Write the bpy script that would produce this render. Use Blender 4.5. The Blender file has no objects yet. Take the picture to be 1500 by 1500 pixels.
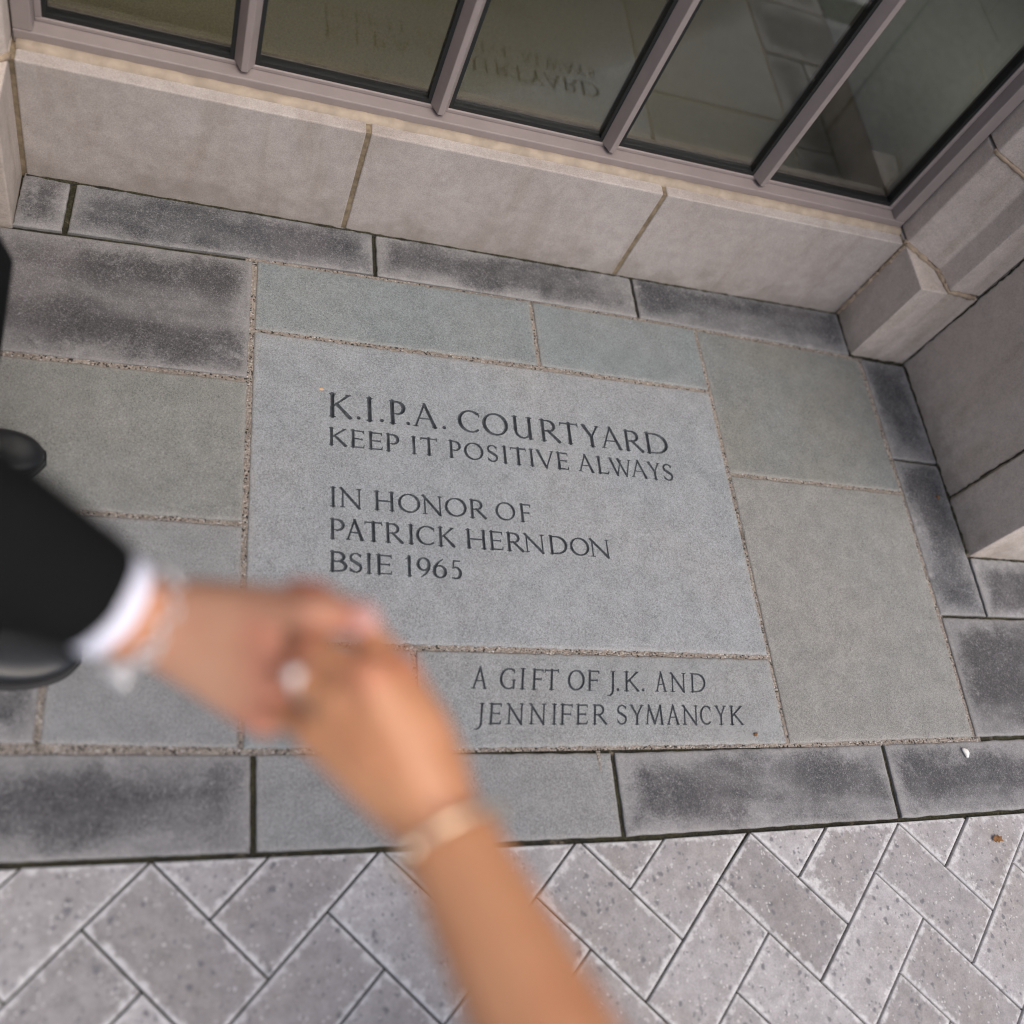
import bpy, bmesh, math, random
import numpy as np
from mathutils import Vector, Matrix
random.seed(7); RNG = np.random.default_rng(11)
S = bpy.context.scene

# ------------------------------------------------------------------ camera
cd = bpy.data.cameras.new('camera'); cam = bpy.data.objects.new('camera', cd)
S.collection.objects.link(cam); S.camera = cam
cam.matrix_world = Matrix(((0.9370875711510097, -0.0701911864192041, -0.3419650294157716, 0.0),
                           (-0.09472860880093541, 0.8916951741234741, -0.4426129314869641, 0.0),
                           (0.3359960932345856, 0.44716094842227583, 0.8289473514868648, 1.6), (0, 0, 0, 1)))
cd.sensor_width = 36.0; cd.lens = 33.668; cd.clip_start = 0.02; cd.clip_end = 500
cd.dof.use_dof = True; cd.dof.focus_distance = 1.96; cd.dof.aperture_fstop = 1.4

# ------------------------------------------------------------------ sky, sun, exposure
SUN = Vector((0.22, -0.45, 0.88)).normalized()
world = bpy.data.worlds.new('World'); S.world = world; world.use_nodes = True
wn = world.node_tree; wn.nodes.clear()
sky = wn.nodes.new('ShaderNodeTexSky'); sky.sky_type = 'NISHITA'; sky.sun_disc = False
sky.sun_elevation = math.asin(SUN.z); sky.sun_rotation = math.atan2(SUN.x, SUN.y)
sky.air_density = 1.0; sky.dust_density = 4.0; sky.ozone_density = 1.0
bg = wn.nodes.new('ShaderNodeBackground'); bg.inputs[1].default_value = 0.15
wo = wn.nodes.new('ShaderNodeOutputWorld')
wn.links.new(sky.outputs[0], bg.inputs[0]); wn.links.new(bg.outputs[0], wo.inputs[0])
sl = bpy.data.lights.new('sun', 'SUN'); sl.energy = 1.35; sl.angle = math.radians(45); sl.color = (1.0, 0.955, 0.90)
sun = bpy.data.objects.new('sun', sl); S.collection.objects.link(sun)
sun.rotation_euler = SUN.to_track_quat('Z', 'Y').to_euler(); sun.location = (3, -4, 6)
S.view_settings.view_transform = 'Standard'; S.view_settings.look = 'None'
S.view_settings.gamma = 1.0; S.view_settings.exposure = 0.40
S.cycles.use_denoising = True; S.cycles.filter_width = 1.1

# ------------------------------------------------------------------ helpers
def link(o, parent=None):
    S.collection.objects.link(o)
    if parent is not None: o.parent = parent
    return o
def tag(o, label, cat, group=None):
    o['label'] = label; o['category'] = cat
    if group: o['group'] = group
    return o
def thing(name, label, cat, loc=(0, 0, 0), group=None):
    o = bpy.data.objects.new(name, None); o.location = loc; o.empty_display_size = 0.05
    link(o); return tag(o, label, cat, group)
def mesh_obj(name, verts, faces, mat, parent=None, smooth=False, origin=None):
    v = np.asarray(verts, float)
    pl = np.array(parent.location) if parent is not None and origin is None else np.array(origin if origin is not None else (0, 0, 0))
    if parent is not None and parent.parent is not None and origin is None:
        q = parent.parent
        while q is not None: pl = pl + np.array(q.location); q = q.parent
    me = bpy.data.meshes.new(name); me.from_pydata((v - pl).tolist(), [], [tuple(int(i) for i in f) for f in faces]); me.update()
    if smooth: me.polygons.foreach_set('use_smooth', [True] * len(me.polygons))
    if mat: me.materials.append(mat)
    o = bpy.data.objects.new(name, me)
    if parent is None and origin is not None: o.location = origin
    return link(o, parent)
def bm_obj(name, bm, mat, parent=None, smooth=False, origin=None):
    bm.verts.ensure_lookup_table(); bm.verts.index_update()
    v = [tuple(x.co) for x in bm.verts]; f = [[x.index for x in p.verts] for p in bm.faces]
    o = mesh_obj(name, v, f, mat, parent, smooth, origin); bm.free(); return o
def add_box(bm, x0, x1, y0, y1, z0, z1, bev=0.0, seg=2):
    g = bmesh.ops.create_cube(bm, size=1.0)['verts']
    for v in g:
        v.co = Vector(((x0 + x1) / 2 + v.co.x * (x1 - x0), (y0 + y1) / 2 + v.co.y * (y1 - y0), (z0 + z1) / 2 + v.co.z * (z1 - z0)))
    if bev:
        es = list({e for v in g for e in v.link_edges})
        bmesh.ops.bevel(bm, geom=es, offset=bev, segments=seg, profile=0.5, affect='EDGES')
def add_prism(bm, poly, z0, z1, bev=0.0):
    b = [bm.verts.new((x, y, z0)) for x, y in poly]; t = [bm.verts.new((x, y, z1)) for x, y in poly]
    n = len(poly); fs = [bm.faces.new(list(reversed(b))), bm.faces.new(t)]
    for i in range(n): fs.append(bm.faces.new((b[i], b[(i + 1) % n], t[(i + 1) % n], t[i])))
    bmesh.ops.recalc_face_normals(bm, faces=fs)
    if bev:
        es = list({e for f in fs for e in f.edges})
        bmesh.ops.bevel(bm, geom=es, offset=bev, segments=2, profile=0.5, affect='EDGES')
def add_tube(bm, pts, r, seg=8, jit=0.0):
    pts = [Vector(p) for p in pts]; rings = []
    for i, p in enumerate(pts):
        d = (pts[min(i + 1, len(pts) - 1)] - pts[max(i - 1, 0)]).normalized()
        a = d.cross(Vector((0, 0, 1)) if abs(d.z) < 0.9 else Vector((1, 0, 0))).normalized(); b = d.cross(a)
        rr = (r[i] if isinstance(r, (list, tuple)) else r) * (1 + random.uniform(-jit, jit))
        rings.append([bm.verts.new(p + rr * (math.cos(2 * math.pi * k / seg) * a + math.sin(2 * math.pi * k / seg) * b)) for k in range(seg)])
    for i in range(len(rings) - 1):
        for k in range(seg):
            bm.faces.new((rings[i][k], rings[i][(k + 1) % seg], rings[i + 1][(k + 1) % seg], rings[i + 1][k]))
    bm.faces.new(list(reversed(rings[0]))); bm.faces.new(rings[-1])
def add_torus(bm, c, normal, R, r, n=32, m=8, sx=1.0):
    c = Vector(c); q = Vector(normal).to_track_quat('Z', 'Y').to_matrix(); rings = []
    for i in range(n):
        a = 2 * math.pi * i / n; ring = []
        for k in range(m):
            b = 2 * math.pi * k / m; rr = R + r * math.cos(b)
            ring.append(bm.verts.new(c + q @ Vector((rr * math.cos(a) * sx, rr * math.sin(a), r * math.sin(b)))))
        rings.append(ring)
    for i in range(n):
        for k in range(m):
            bm.faces.new((rings[i][k], rings[(i + 1) % n][k], rings[(i + 1) % n][(k + 1) % m], rings[i][(k + 1) % m]))

# ------------------------------------------------------------------ material helpers
class NT:
    def __init__(s, name):
        s.m = bpy.data.materials.new(name); s.m.use_nodes = True; s.t = s.m.node_tree; s.t.nodes.clear()
        s.out = s.n('ShaderNodeOutputMaterial'); s.b = s.n('ShaderNodeBsdfPrincipled'); s.l(s.b.outputs[0], s.out.inputs[0])
        s.co = s.n('ShaderNodeTexCoord').outputs['Object']; s.rnd = s.n('ShaderNodeObjectInfo').outputs['Random']
    def n(s, typ, **kw):
        x = s.t.nodes.new(typ)
        for k, v in kw.items(): setattr(x, k, v)
        return x
    def l(s, a, b): s.t.links.new(a, b)
    def put(s, sock, v):
        if hasattr(v, 'is_output') or isinstance(v, bpy.types.NodeSocket): s.l(v, sock)
        else: sock.default_value = v
    def math(s, op, a, b=0.0, c=0.0, clamp=False):
        x = s.n('ShaderNodeMath', operation=op, use_clamp=clamp); s.put(x.inputs[0], a); s.put(x.inputs[1], b); s.put(x.inputs[2], c); return x.outputs[0]
    def noise(s, scale, detail=4.0, rough=0.55, dist=0.0, off=0.0, stretch=None, vec=None):
        x = s.n('ShaderNodeTexNoise', noise_dimensions='4D'); x.inputs['Scale'].default_value = scale
        x.inputs['Detail'].default_value = detail; x.inputs['Roughness'].default_value = rough; x.inputs['Distortion'].default_value = dist
        v = vec if vec is not None else s.co
        if stretch:
            mp = s.n('ShaderNodeMapping'); mp.inputs['Scale'].default_value = stretch; s.l(v, mp.inputs[0]); v = mp.outputs[0]
        s.l(v, x.inputs['Vector']); s.put(x.inputs['W'], s.math('MULTIPLY_ADD', s.rnd, 40.0, off)); return x.outputs['Fac']
    def voro(s, scale, feature='F1', out='Distance', vec=None, rand=1.0):
        x = s.n('ShaderNodeTexVoronoi', feature=feature); x.inputs['Scale'].default_value = scale; x.inputs['Randomness'].default_value = rand
        s.l(vec if vec is not None else s.co, x.inputs['Vector']); return x.outputs[out]
    def ramp(s, f, lo, hi, a=0.0, b=1.0, smooth=True):
        x = s.n('ShaderNodeMapRange', interpolation_type='SMOOTHSTEP' if smooth else 'LINEAR')
        s.put(x.inputs[0], f); s.put(x.inputs[1], lo); s.put(x.inputs[2], hi); s.put(x.inputs[3], a); s.put(x.inputs[4], b); return x.outputs[0]
    def mix(s, f, a, b, mode='MIX'):
        x = s.n('ShaderNodeMix', data_type='RGBA', blend_type=mode, clamp_factor=True)
        s.put(x.inputs[0], f)
        for sock, v in ((x.inputs[6], a), (x.inputs[7], b)):
            if isinstance(v, (tuple, list)): sock.default_value = (*v[:3], 1)
            else: s.l(v, sock)
        return x.outputs[2]
    def bright(s, col, f):
        g = s.n('ShaderNodeCombineColor'); [s.put(g.inputs[i], f) for i in range(3)]
        return s.mix(1.0, col, g.outputs[0], 'MULTIPLY')
    def attr(s, name):
        x = s.n('ShaderNodeAttribute'); x.attribute_name = name; return x.outputs['Fac']
    def bump(s, h, strength=0.3, dist=0.002):
        x = s.n('ShaderNodeBump'); x.inputs['Strength'].default_value = strength; x.inputs['Distance'].default_value = dist
        s.l(h, x.inputs['Height']); s.l(x.outputs[0], s.b.inputs['Normal'])
    def fin(s, col, rough=0.8, spec=0.3, metal=0.0):
        s.put(s.b.inputs['Base Color'], col if not isinstance(col, (tuple, list)) else (*col[:3], 1))
        s.put(s.b.inputs['Roughness'], rough); s.b.inputs['Specular IOR Level'].default_value = spec; s.b.inputs['Metallic'].default_value = metal
        return s.m

def smooth_stone(name, col, warm, spot=0.25):
    n = NT(name)
    big = n.noise(2.6, 4, 0.55, 0.4, 1.0); med = n.noise(22, 4, 0.6, 0.3, 2.0); fine = n.noise(480, 3, 0.75, 0, 3.0); grain = n.noise(1100, 2, 0.8, 0, 4.0)
    c = n.mix(n.ramp(big, 0.35, 0.72), col, warm)
    f = n.math('ADD', n.ramp(med, 0.3, 0.7, 0.91, 1.09), n.ramp(fine, 0.3, 0.7, -0.36, 0.36))
    f = n.math('ADD', f, n.ramp(grain, 0.3, 0.7, -0.40, 0.40)); f = n.math('ADD', f, n.ramp(n.noise(210, 3, 0.7, 0, 9.0), 0.3, 0.7, -0.12, 0.12))
    c = n.bright(c, f)
    # pale scuffs and sparse tiny pits
    sc = n.math('MULTIPLY', n.ramp(n.noise(60, 5, 0.75, 1.2, 5.0), 0.63, 0.78), n.ramp(n.noise(5, 3, 0.5, 0, 6.0), 0.5, 0.7))
    c = n.mix(n.math('MULTIPLY', sc, 0.5), c, (0.42, 0.41, 0.40))
    pit = n.ramp(n.voro(38), 0.035, 0.06, 1.0, 0.0)
    pit = n.math('MULTIPLY', pit, n.ramp(n.noise(9, 2, 0.5, 0, 7.0), 0.56, 0.62))
    c = n.mix(n.math('MULTIPLY', pit, 0.75), c, (0.03, 0.03, 0.03))
    # thin film of pale grit right along the edges
    e = n.math('ADD', n.attr('edge'), n.ramp(n.noise(50, 4, 0.6, 0, 8.0), 0.3, 0.7, -0.006, 0.006))
    c = n.mix(n.ramp(e, 0.0, 0.012, 0.22, 0.0), c, (0.34, 0.31, 0.28))
    h = n.math('ADD', n.math('MULTIPLY', fine, 0.7), n.math('MULTIPLY', grain, 0.35)); h = n.math('ADD', h, n.math('MULTIPLY', med, 0.6))
    n.bump(h, 0.6, 0.0016)
    return n.fin(c, 0.72, 0.35)

def dark_stone(name, dark, pale):
    n = NT(name)
    e = n.attr('edge'); big = n.noise(5.5, 4, 0.55, 0.6, 1.0); band = n.noise(4.0, 3, 0.5, 0.5, 9.0, stretch=(0.55, 2.6, 1))
    wob = n.ramp(n.noise(9, 4, 0.6, 0.3, 2.0), 0.25, 0.75, -0.026, 0.026)
    wob = n.math('ADD', wob, n.ramp(n.noise(260, 3, 0.8, 0, 12.0), 0.25, 0.75, -0.015, 0.015))
    core = n.ramp(n.math('ADD', e, wob), -0.002, 0.046)                       # weathered centre, paler margin
    core = n.math('MULTIPLY', core, n.ramp(n.math('ADD', n.math('MULTIPLY', big, 0.55), n.math('MULTIPLY', band, 0.6)), 0.52, 0.78, 1.0, 0.22))
    fib = n.ramp(n.voro(120, 'DISTANCE_TO_EDGE', vec=warp(n, 110, 0.016)), 0.02, 0.13, 1.0, 0.0)
    fib2 = n.noise(135, 6, 0.82, 2.2, 4.0); fine = n.noise(620, 3, 0.75, 0, 5.0)
    c = n.mix(core, pale, dark)
    c = n.mix(n.ramp(n.noise(3.4, 2, 0.5, 0, 6.0), 0.5, 0.75, 0.0, 0.35), c, (0.165, 0.145, 0.15))
    patch = n.ramp(n.noise(7, 4, 0.6, 0.4, 7.0), 0.30, 0.62, 0.25, 1.0)
    f = n.math('MULTIPLY', n.math('MULTIPLY', fib, n.ramp(fib2, 0.35, 0.62)), patch)
    c = n.mix(n.math('MULTIPLY', f, 0.30), c, (0.33, 0.32, 0.325))
    c = n.mix(n.math('MULTIPLY', n.ramp(fib2, 0.50, 0.66), 0.6), c, (0.30, 0.29, 0.295))
    c = n.bright(c, n.math('ADD', n.ramp(fine, 0.3, 0.7, 0.66, 1.34), n.ramp(n.noise(30, 4, 0.6, 0, 8.0), 0.3, 0.7, -0.1, 0.1)))
    chalk = n.math('MULTIPLY', n.ramp(n.noise(16, 6, 0.75, 0.6, 13.0), 0.56, 0.70), n.ramp(e, 0.0, 0.075, 1.0, 0.15))
    c = n.mix(n.math('MULTIPLY', chalk, 0.65), c, (0.33, 0.325, 0.33))
    ee = n.math('ADD', e, n.ramp(n.noise(45, 4, 0.6, 0, 3.0), 0.3, 0.7, -0.007, 0.007))
    c = n.mix(n.ramp(ee, 0.0, 0.013, 0.2, 0.0), c, (0.33, 0.31, 0.29))
    n.bump(n.math('ADD', n.math('MULTIPLY', fib2, 0.8), n.math('MULTIPLY', fine, 0.5)), 0.4, 0.0018)
    return n.fin(c, 0.7, 0.35)
def warp(n, scale, amt):
    x = n.n('ShaderNodeTexNoise'); x.inputs['Scale'].default_value = scale; x.inputs['Detail'].default_value = 3; n.l(n.co, x.inputs['Vector'])
    a = n.n('ShaderNodeVectorMath', operation='SUBTRACT'); n.l(x.outputs['Color'], a.inputs[0]); a.inputs[1].default_value = (.5, .5, .5)
    b = n.n('ShaderNodeVectorMath', operation='SCALE'); n.l(a.outputs[0], b.inputs[0]); b.inputs['Scale'].default_value = amt
    c = n.n('ShaderNodeVectorMath', operation='ADD'); n.l(n.co, c.inputs[0]); n.l(b.outputs[0], c.inputs[1]); return c.outputs[0]

M_MAIN = smooth_stone('bluestone_blue_grey', (0.230, 0.245, 0.256), (0.248, 0.253, 0.256))
M_GIFT = smooth_stone('bluestone_grey', (0.222, 0.232, 0.235), (0.236, 0.237, 0.234))
M_TEAL = smooth_stone('bluestone_teal', (0.172, 0.194, 0.198), (0.196, 0.209, 0.208))
M_GREEN = smooth_stone('bluestone_green', (0.186, 0.190, 0.178), (0.206, 0.203, 0.190))
M_TGRN = smooth_stone('bluestone_teal_green', (0.170, 0.182, 0.180), (0.180, 0.178, 0.160))
M_WARM = smooth_stone('bluestone_warm_grey', (0.202, 0.203, 0.192), (0.216, 0.210, 0.197))
M_PALE = smooth_stone('bluestone_pale', (0.212, 0.214, 0.213), (0.188, 0.187, 0.188))
M_DARK = dark_stone('weathered_slate_border', (0.046, 0.046, 0.049), (0.195, 0.192, 0.193))
M_DARKBLUE = dark_stone('weathered_blue_border', (0.040, 0.042, 0.047), (0.150, 0.151, 0.155))
M_DARKER = dark_stone('weathered_charcoal_slab', (0.045, 0.044, 0.046), (0.172, 0.168, 0.168))

def m_simple(name, col, rough=0.6, spec=0.4, metal=0.0, var=0.08, sc=60, bmp=0.0):
    n = NT(name); f = n.noise(sc, 4, 0.6, 0.2, 1.0); c = n.bright(n.mix(0.0, col, col), n.ramp(f, 0.3, 0.7, 1 - var, 1 + var))
    if bmp: n.bump(f, bmp, 0.001)
    return n.fin(c, rough, spec, metal)
def m_letter():
    n = NT('carved_letter_stain'); f = n.noise(300, 4, 0.7, 0, 1.0); g = n.noise(60, 4, 0.7, 0.4, 2.0)
    c = n.mix(n.ramp(g, 0.35, 0.72), (0.030, 0.035, 0.041), (0.080, 0.088, 0.096)); c = n.bright(c, n.ramp(f, 0.3, 0.7, 0.75, 1.3))
    c = n.mix(n.ramp(n.noise(140, 3, 0.7, 0, 3.0), 0.68, 0.76, 0, 0.5), c, (0.24, 0.22, 0.20))
    n.bump(f, 0.3, 0.001); return n.fin(c, 0.75, 0.3)
M_LETTER = m_letter()
def m_sand():
    n = NT('sandy_mortar'); g = n.voro(330, 'F1', 'Color'); s = n.n('ShaderNodeSeparateColor'); n.l(g, s.inputs[0]); d = n.voro(330)
    c = n.mix(s.outputs[0], (0.29, 0.245, 0.205), (0.44, 0.385, 0.335)); c = n.mix(n.ramp(s.outputs[1], 0.86, 0.90), c, (0.05, 0.045, 0.04))
    c = n.mix(n.ramp(s.outputs[2], 0.93, 0.95), c, (0.6, 0.56, 0.52))
    c = n.bright(c, n.ramp(n.noise(12, 4, 0.6, 0, 1.0), 0.3, 0.75, 0.80, 1.08))
    dirt = n.ramp(n.noise(7, 4, 0.65, 0.5, 2.0), 0.58, 0.70); c = n.mix(n.math('MULTIPLY', dirt, 0.7), c, (0.10, 0.085, 0.065))
    h = n.math('ADD', n.math('MULTIPLY', d, -1.0), n.math('MULTIPLY', n.noise(90, 4, 0.6, 0, 3.0), 0.8)); n.bump(h, 1.0, 0.005)
    return n.fin(c, 0.9, 0.2)
M_SAND = m_sand()
def m_soil():
    n = NT('dirty_joint_soil'); a = n.noise(14, 5, 0.65, 0.4, 1.0); b = n.noise(260, 4, 0.7, 0, 2.0)
    c = n.mix(n.ramp(a, 0.35, 0.7), (0.030, 0.028, 0.022), (0.055, 0.052, 0.030)); c = n.mix(n.ramp(n.noise(30, 5, 0.7, 0, 4.0), 0.58, 0.7, 0, 0.75), c, (0.20, 0.165, 0.13))
    c = n.bright(c, n.ramp(b, 0.3, 0.7, 0.5, 1.5)); n.bump(b, 0.8, 0.006); return n.fin(c, 0.95, 0.1)
M_SOIL = m_soil()
def m_lime(name, a, b, stain):
    n = NT(name); big = n.noise(3.0, 5, 0.6, 0.6, 1.0); st = n.noise(9, 5, 0.6, 0.5, 2.0, stretch=(1.6, 1.6, 0.3)); f = n.noise(420, 3, 0.7, 0, 3.0); m = n.noise(40, 4, 0.65, 0.2, 4.0)
    c = n.mix(n.ramp(big, 0.3, 0.72), a, b); c = n.mix(n.ramp(st, 0.48, 0.72, 0, 0.6), c, stain)
    c = n.bright(c, n.math('ADD', n.ramp(f, 0.3, 0.7, 0.82, 1.18), n.ramp(m, 0.3, 0.7, -0.08, 0.08)))
    pit = n.math('MULTIPLY', n.ramp(n.voro(30), 0.03, 0.055, 1, 0), n.ramp(n.noise(6, 2, 0.5, 0, 5.0), 0.54, 0.6)); c = n.mix(n.math('MULTIPLY', pit, 0.5), c, (0.08, 0.07, 0.06))
    # splash dirt low on the wall
    geo = n.n('ShaderNodeNewGeometry'); sp = n.n('ShaderNodeSeparateXYZ'); n.l(geo.outputs['Position'], sp.inputs[0])
    z = n.math('ADD', sp.outputs[2], n.ramp(n.noise(12, 4, 0.6, 0, 6.0), 0.3, 0.7, -0.05, 0.05)); c = n.mix(n.ramp(z, -0.01, 0.085, 0.38, 0.0), c, (0.17, 0.145, 0.115))
    n.bump(n.math('ADD', f, n.math('MULTIPLY', m, 0.6)), 0.25, 0.0014); return n.fin(c, 0.85, 0.25)
M_LIME = m_lime('limestone_front', (0.355, 0.312, 0.288), (0.405, 0.365, 0.342), (0.285, 0.240, 0.205))
M_LIME2 = m_lime('limestone_pier_lifted', (0.470, 0.405, 0.360), (0.530, 0.465, 0.418), (0.35, 0.29, 0.225))  # same limestone, base colour lifted to stand in for missing bounce light
M_TAN = m_simple('tan_pointing', (0.33, 0.255, 0.185), 0.9, 0.2, 0, 0.25, 45, 0.5)
M_FRAME = m_simple('taupe_window_paint', (0.255, 0.215, 0.205), 0.45, 0.4, 0, 0.05, 20)
M_GASKET = m_simple('black_gasket', (0.012, 0.013, 0.013), 0.5, 0.4)
M_SUIT = m_simple('black_suit_wool', (0.0075, 0.008, 0.008), 0.9, 0.08, 0, 0.2, 500, 0.4)
M_SHIRT = m_simple('white_shirt_cotton', (0.74, 0.76, 0.88), 0.8, 0.2, 0, 0.03, 300, 0.2)
M_DRESS = m_simple('ivory_dress_cloth', (0.76, 0.74, 0.70), 0.8, 0.2, 0, 0.03, 200, 0.2)
M_LEATHER = m_simple('black_shoe_leather', (0.010, 0.011, 0.013), 0.38, 0.5, 0, 0.15, 200, 0.12)
M_SOLE = m_simple('black_rubber_sole', (0.008, 0.008, 0.009), 0.6, 0.4)
M_HAIR = m_simple('dark_brown_hair', (0.030, 0.018, 0.011), 0.5, 0.4, 0, 0.4, 150, 0.5)
M_SILVER = m_simple('silver', (0.66, 0.66, 0.67), 0.28, 0.7, 0.6)
M_GOLD = m_simple('pale_gold', (0.90, 0.74, 0.54), 0.3, 0.5, 0.9)
M_GEM = m_simple('clear_cut_gem', (0.88, 0.88, 0.86), 0.12, 0.9)
def m_skin(name, a, b):
    n = NT(name); c = n.mix(n.ramp(n.noise(28, 4, 0.6, 0.3, 1.0), 0.35, 0.7), a, b); c = n.mix(n.math('MULTIPLY', n.attr('flush'), 0.75), c, (0.50, 0.135, 0.095)); c = n.bright(c, n.ramp(n.noise(500, 3, 0.7, 0, 2.0), 0.3, 0.7, 0.95, 1.05))
    n.b.inputs['Subsurface Weight'].default_value = 0.25; n.b.inputs['Subsurface Radius'].default_value = (1.0, 0.35, 0.2); n.b.inputs['Subsurface Scale'].default_value = 0.006
    n.bump(n.noise(160, 4, 0.6, 0, 3.0), 0.15, 0.001); return n.fin(c, 0.48, 0.4)
M_SKIN_M = m_skin('skin_light_tan', (0.59, 0.315, 0.195), (0.54, 0.260, 0.155))
M_SKIN_F = m_skin('skin_warm_tan', (0.54, 0.262, 0.132), (0.49, 0.210, 0.100))
M_NAIL = m_simple('finger_nail', (0.66, 0.36, 0.31), 0.25, 0.5)
def m_paver():
    n = NT('concrete_paver'); r = n.attr('tone'); n1 = n.noise(6, 4, 0.6, 0.3, 1.0); f = n.noise(420, 3, 0.7, 0, 2.0)
    c = n.mix(r, (0.25, 0.235, 0.235), (0.40, 0.385, 0.39)); c = n.mix(n.ramp(n1, 0.4, 0.7, 0, 0.55), c, (0.25, 0.225, 0.21)); c = n.bright(c, n.ramp(n.noise(45, 5, 0.7, 0.4, 8.0), 0.3, 0.7, 0.84, 1.14)); c = n.mix(n.ramp(n.noise(3, 4, 0.6, 0.5, 9.0), 0.58, 0.75, 0, 0.4), c, (0.14, 0.125, 0.105))
    for sc, th, col in ((70, 0.86, (0.12, 0.12, 0.13)), (130, 0.84, (0.15, 0.15, 0.16)), (170, 0.88, (0.50, 0.48, 0.47))):
        vec = warp(n, 60, 0.016); q = n.n('ShaderNodeSeparateColor'); n.l(n.voro(sc, 'F1', 'Color', vec), q.inputs[0]); d = n.voro(sc, 'F1', 'Distance', vec)
        c = n.mix(n.math('MULTIPLY', n.ramp(q.outputs[0], th, th + 0.01), n.ramp(d, 0.22, 0.46, 0.8, 0.0)), c, col)
    e = n.math('ADD', n.attr('edge'), n.ramp(n.noise(60, 4, 0.65, 0, 3.0), 0.3, 0.7, -0.007, 0.007)); c = n.mix(n.ramp(e, 0.0, 0.012, 0.75, 0.0), c, (0.56, 0.55, 0.55))
    c = n.bright(c, n.ramp(f, 0.3, 0.7, 0.86, 1.14)); n.bump(n.math('ADD', f, n.noise(120, 4, 0.6, 0, 5.0)), 0.4, 0.002); return n.fin(c, 0.85, 0.25)
M_PAVER = m_paver()
def m_glass():
    n = NT('window_glass'); n.t.nodes.remove(n.b)
    tr = n.n('ShaderNodeBsdfTransparent'); tr.inputs[0].default_value = (0.90, 0.92, 0.90, 1); gl = n.n('ShaderNodeBsdfGlossy'); gl.inputs['Roughness'].default_value = 0.02
    fr = n.n('ShaderNodeFresnel'); fr.inputs[0].default_value = 1.55; mx = n.n('ShaderNodeMixShader')
    n.l(n.math('MULTIPLY_ADD', fr.outputs[0], 0.45, 0.01, True), mx.inputs[0]); n.l(tr.outputs[0], mx.inputs[1]); n.l(gl.outputs[0], mx.inputs[2]); n.l(mx.outputs[0], n.out.inputs[0]); return n.m
M_GLASS = m_glass()
M_ROOM = m_simple('dim_room_wall', (0.22, 0.22, 0.20), 0.9, 0.1)
M_CARPET = m_simple('olive_carpet', (0.27, 0.225, 0.135), 0.95, 0.1, 0, 0.2, 200)
M_FLOOR2 = m_simple('grey_green_floor', (0.40, 0.44, 0.40), 0.8, 0.2, 0, 0.1, 40)
M_CORE = m_simple('dark_tan_mortar', (0.20, 0.155, 0.105), 0.95, 0.1, 0, 0.3, 60, 0.5)
M_SEAL = m_simple('ledge_sealant', (0.335, 0.275, 0.215), 0.8, 0.2, 0, 0.18, 25, 0.2)
# ------------------------------------------------------------------ ground, mortar, paving
def flat(name, x0, x1, y0, y1, z, mat):
    o = mesh_obj(name, [(x0, y0, z), (x1, y0, z), (x1, y1, z), (x0, y1, z)], [(0, 1, 2, 3)], mat); o['kind'] = 'structure'; return o
flat('ground', -20, 20, -20, 20, -0.008, M_SOIL)
mx_ = [-0.52, 0.125, 0.17, 0.28, 0.47, 1.18, 1.700]; my_ = [0.374, 0.40, 0.54, 0.59, 1.20, 1.388, 1.411]; mv, mf = [], []
for xa, xb in zip(mx_[:-1], mx_[1:]):
    for ya, yb in zip(my_[:-1], my_[1:]):
        if (0.17 <= xa and xb <= 1.18 and (ya, yb) == (0.59, 1.20)) or ((xa, xb) == (0.47, 1.18) and (ya, yb) == (0.40, 0.54)): continue   # the thick inscribed slabs sit on solid ground
        if yb > 1.39 and xb < 0.14: continue
        k = len(mv); mv += [(xa, ya), (xb, ya), (xb, yb), (xa, yb)]; mf.append((k, k + 1, k + 2, k + 3))
o = mesh_obj('mortar_bed', [(x, y, -0.0035) for x, y in mv], mf, M_SAND); o['kind'] = 'structure'

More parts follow.
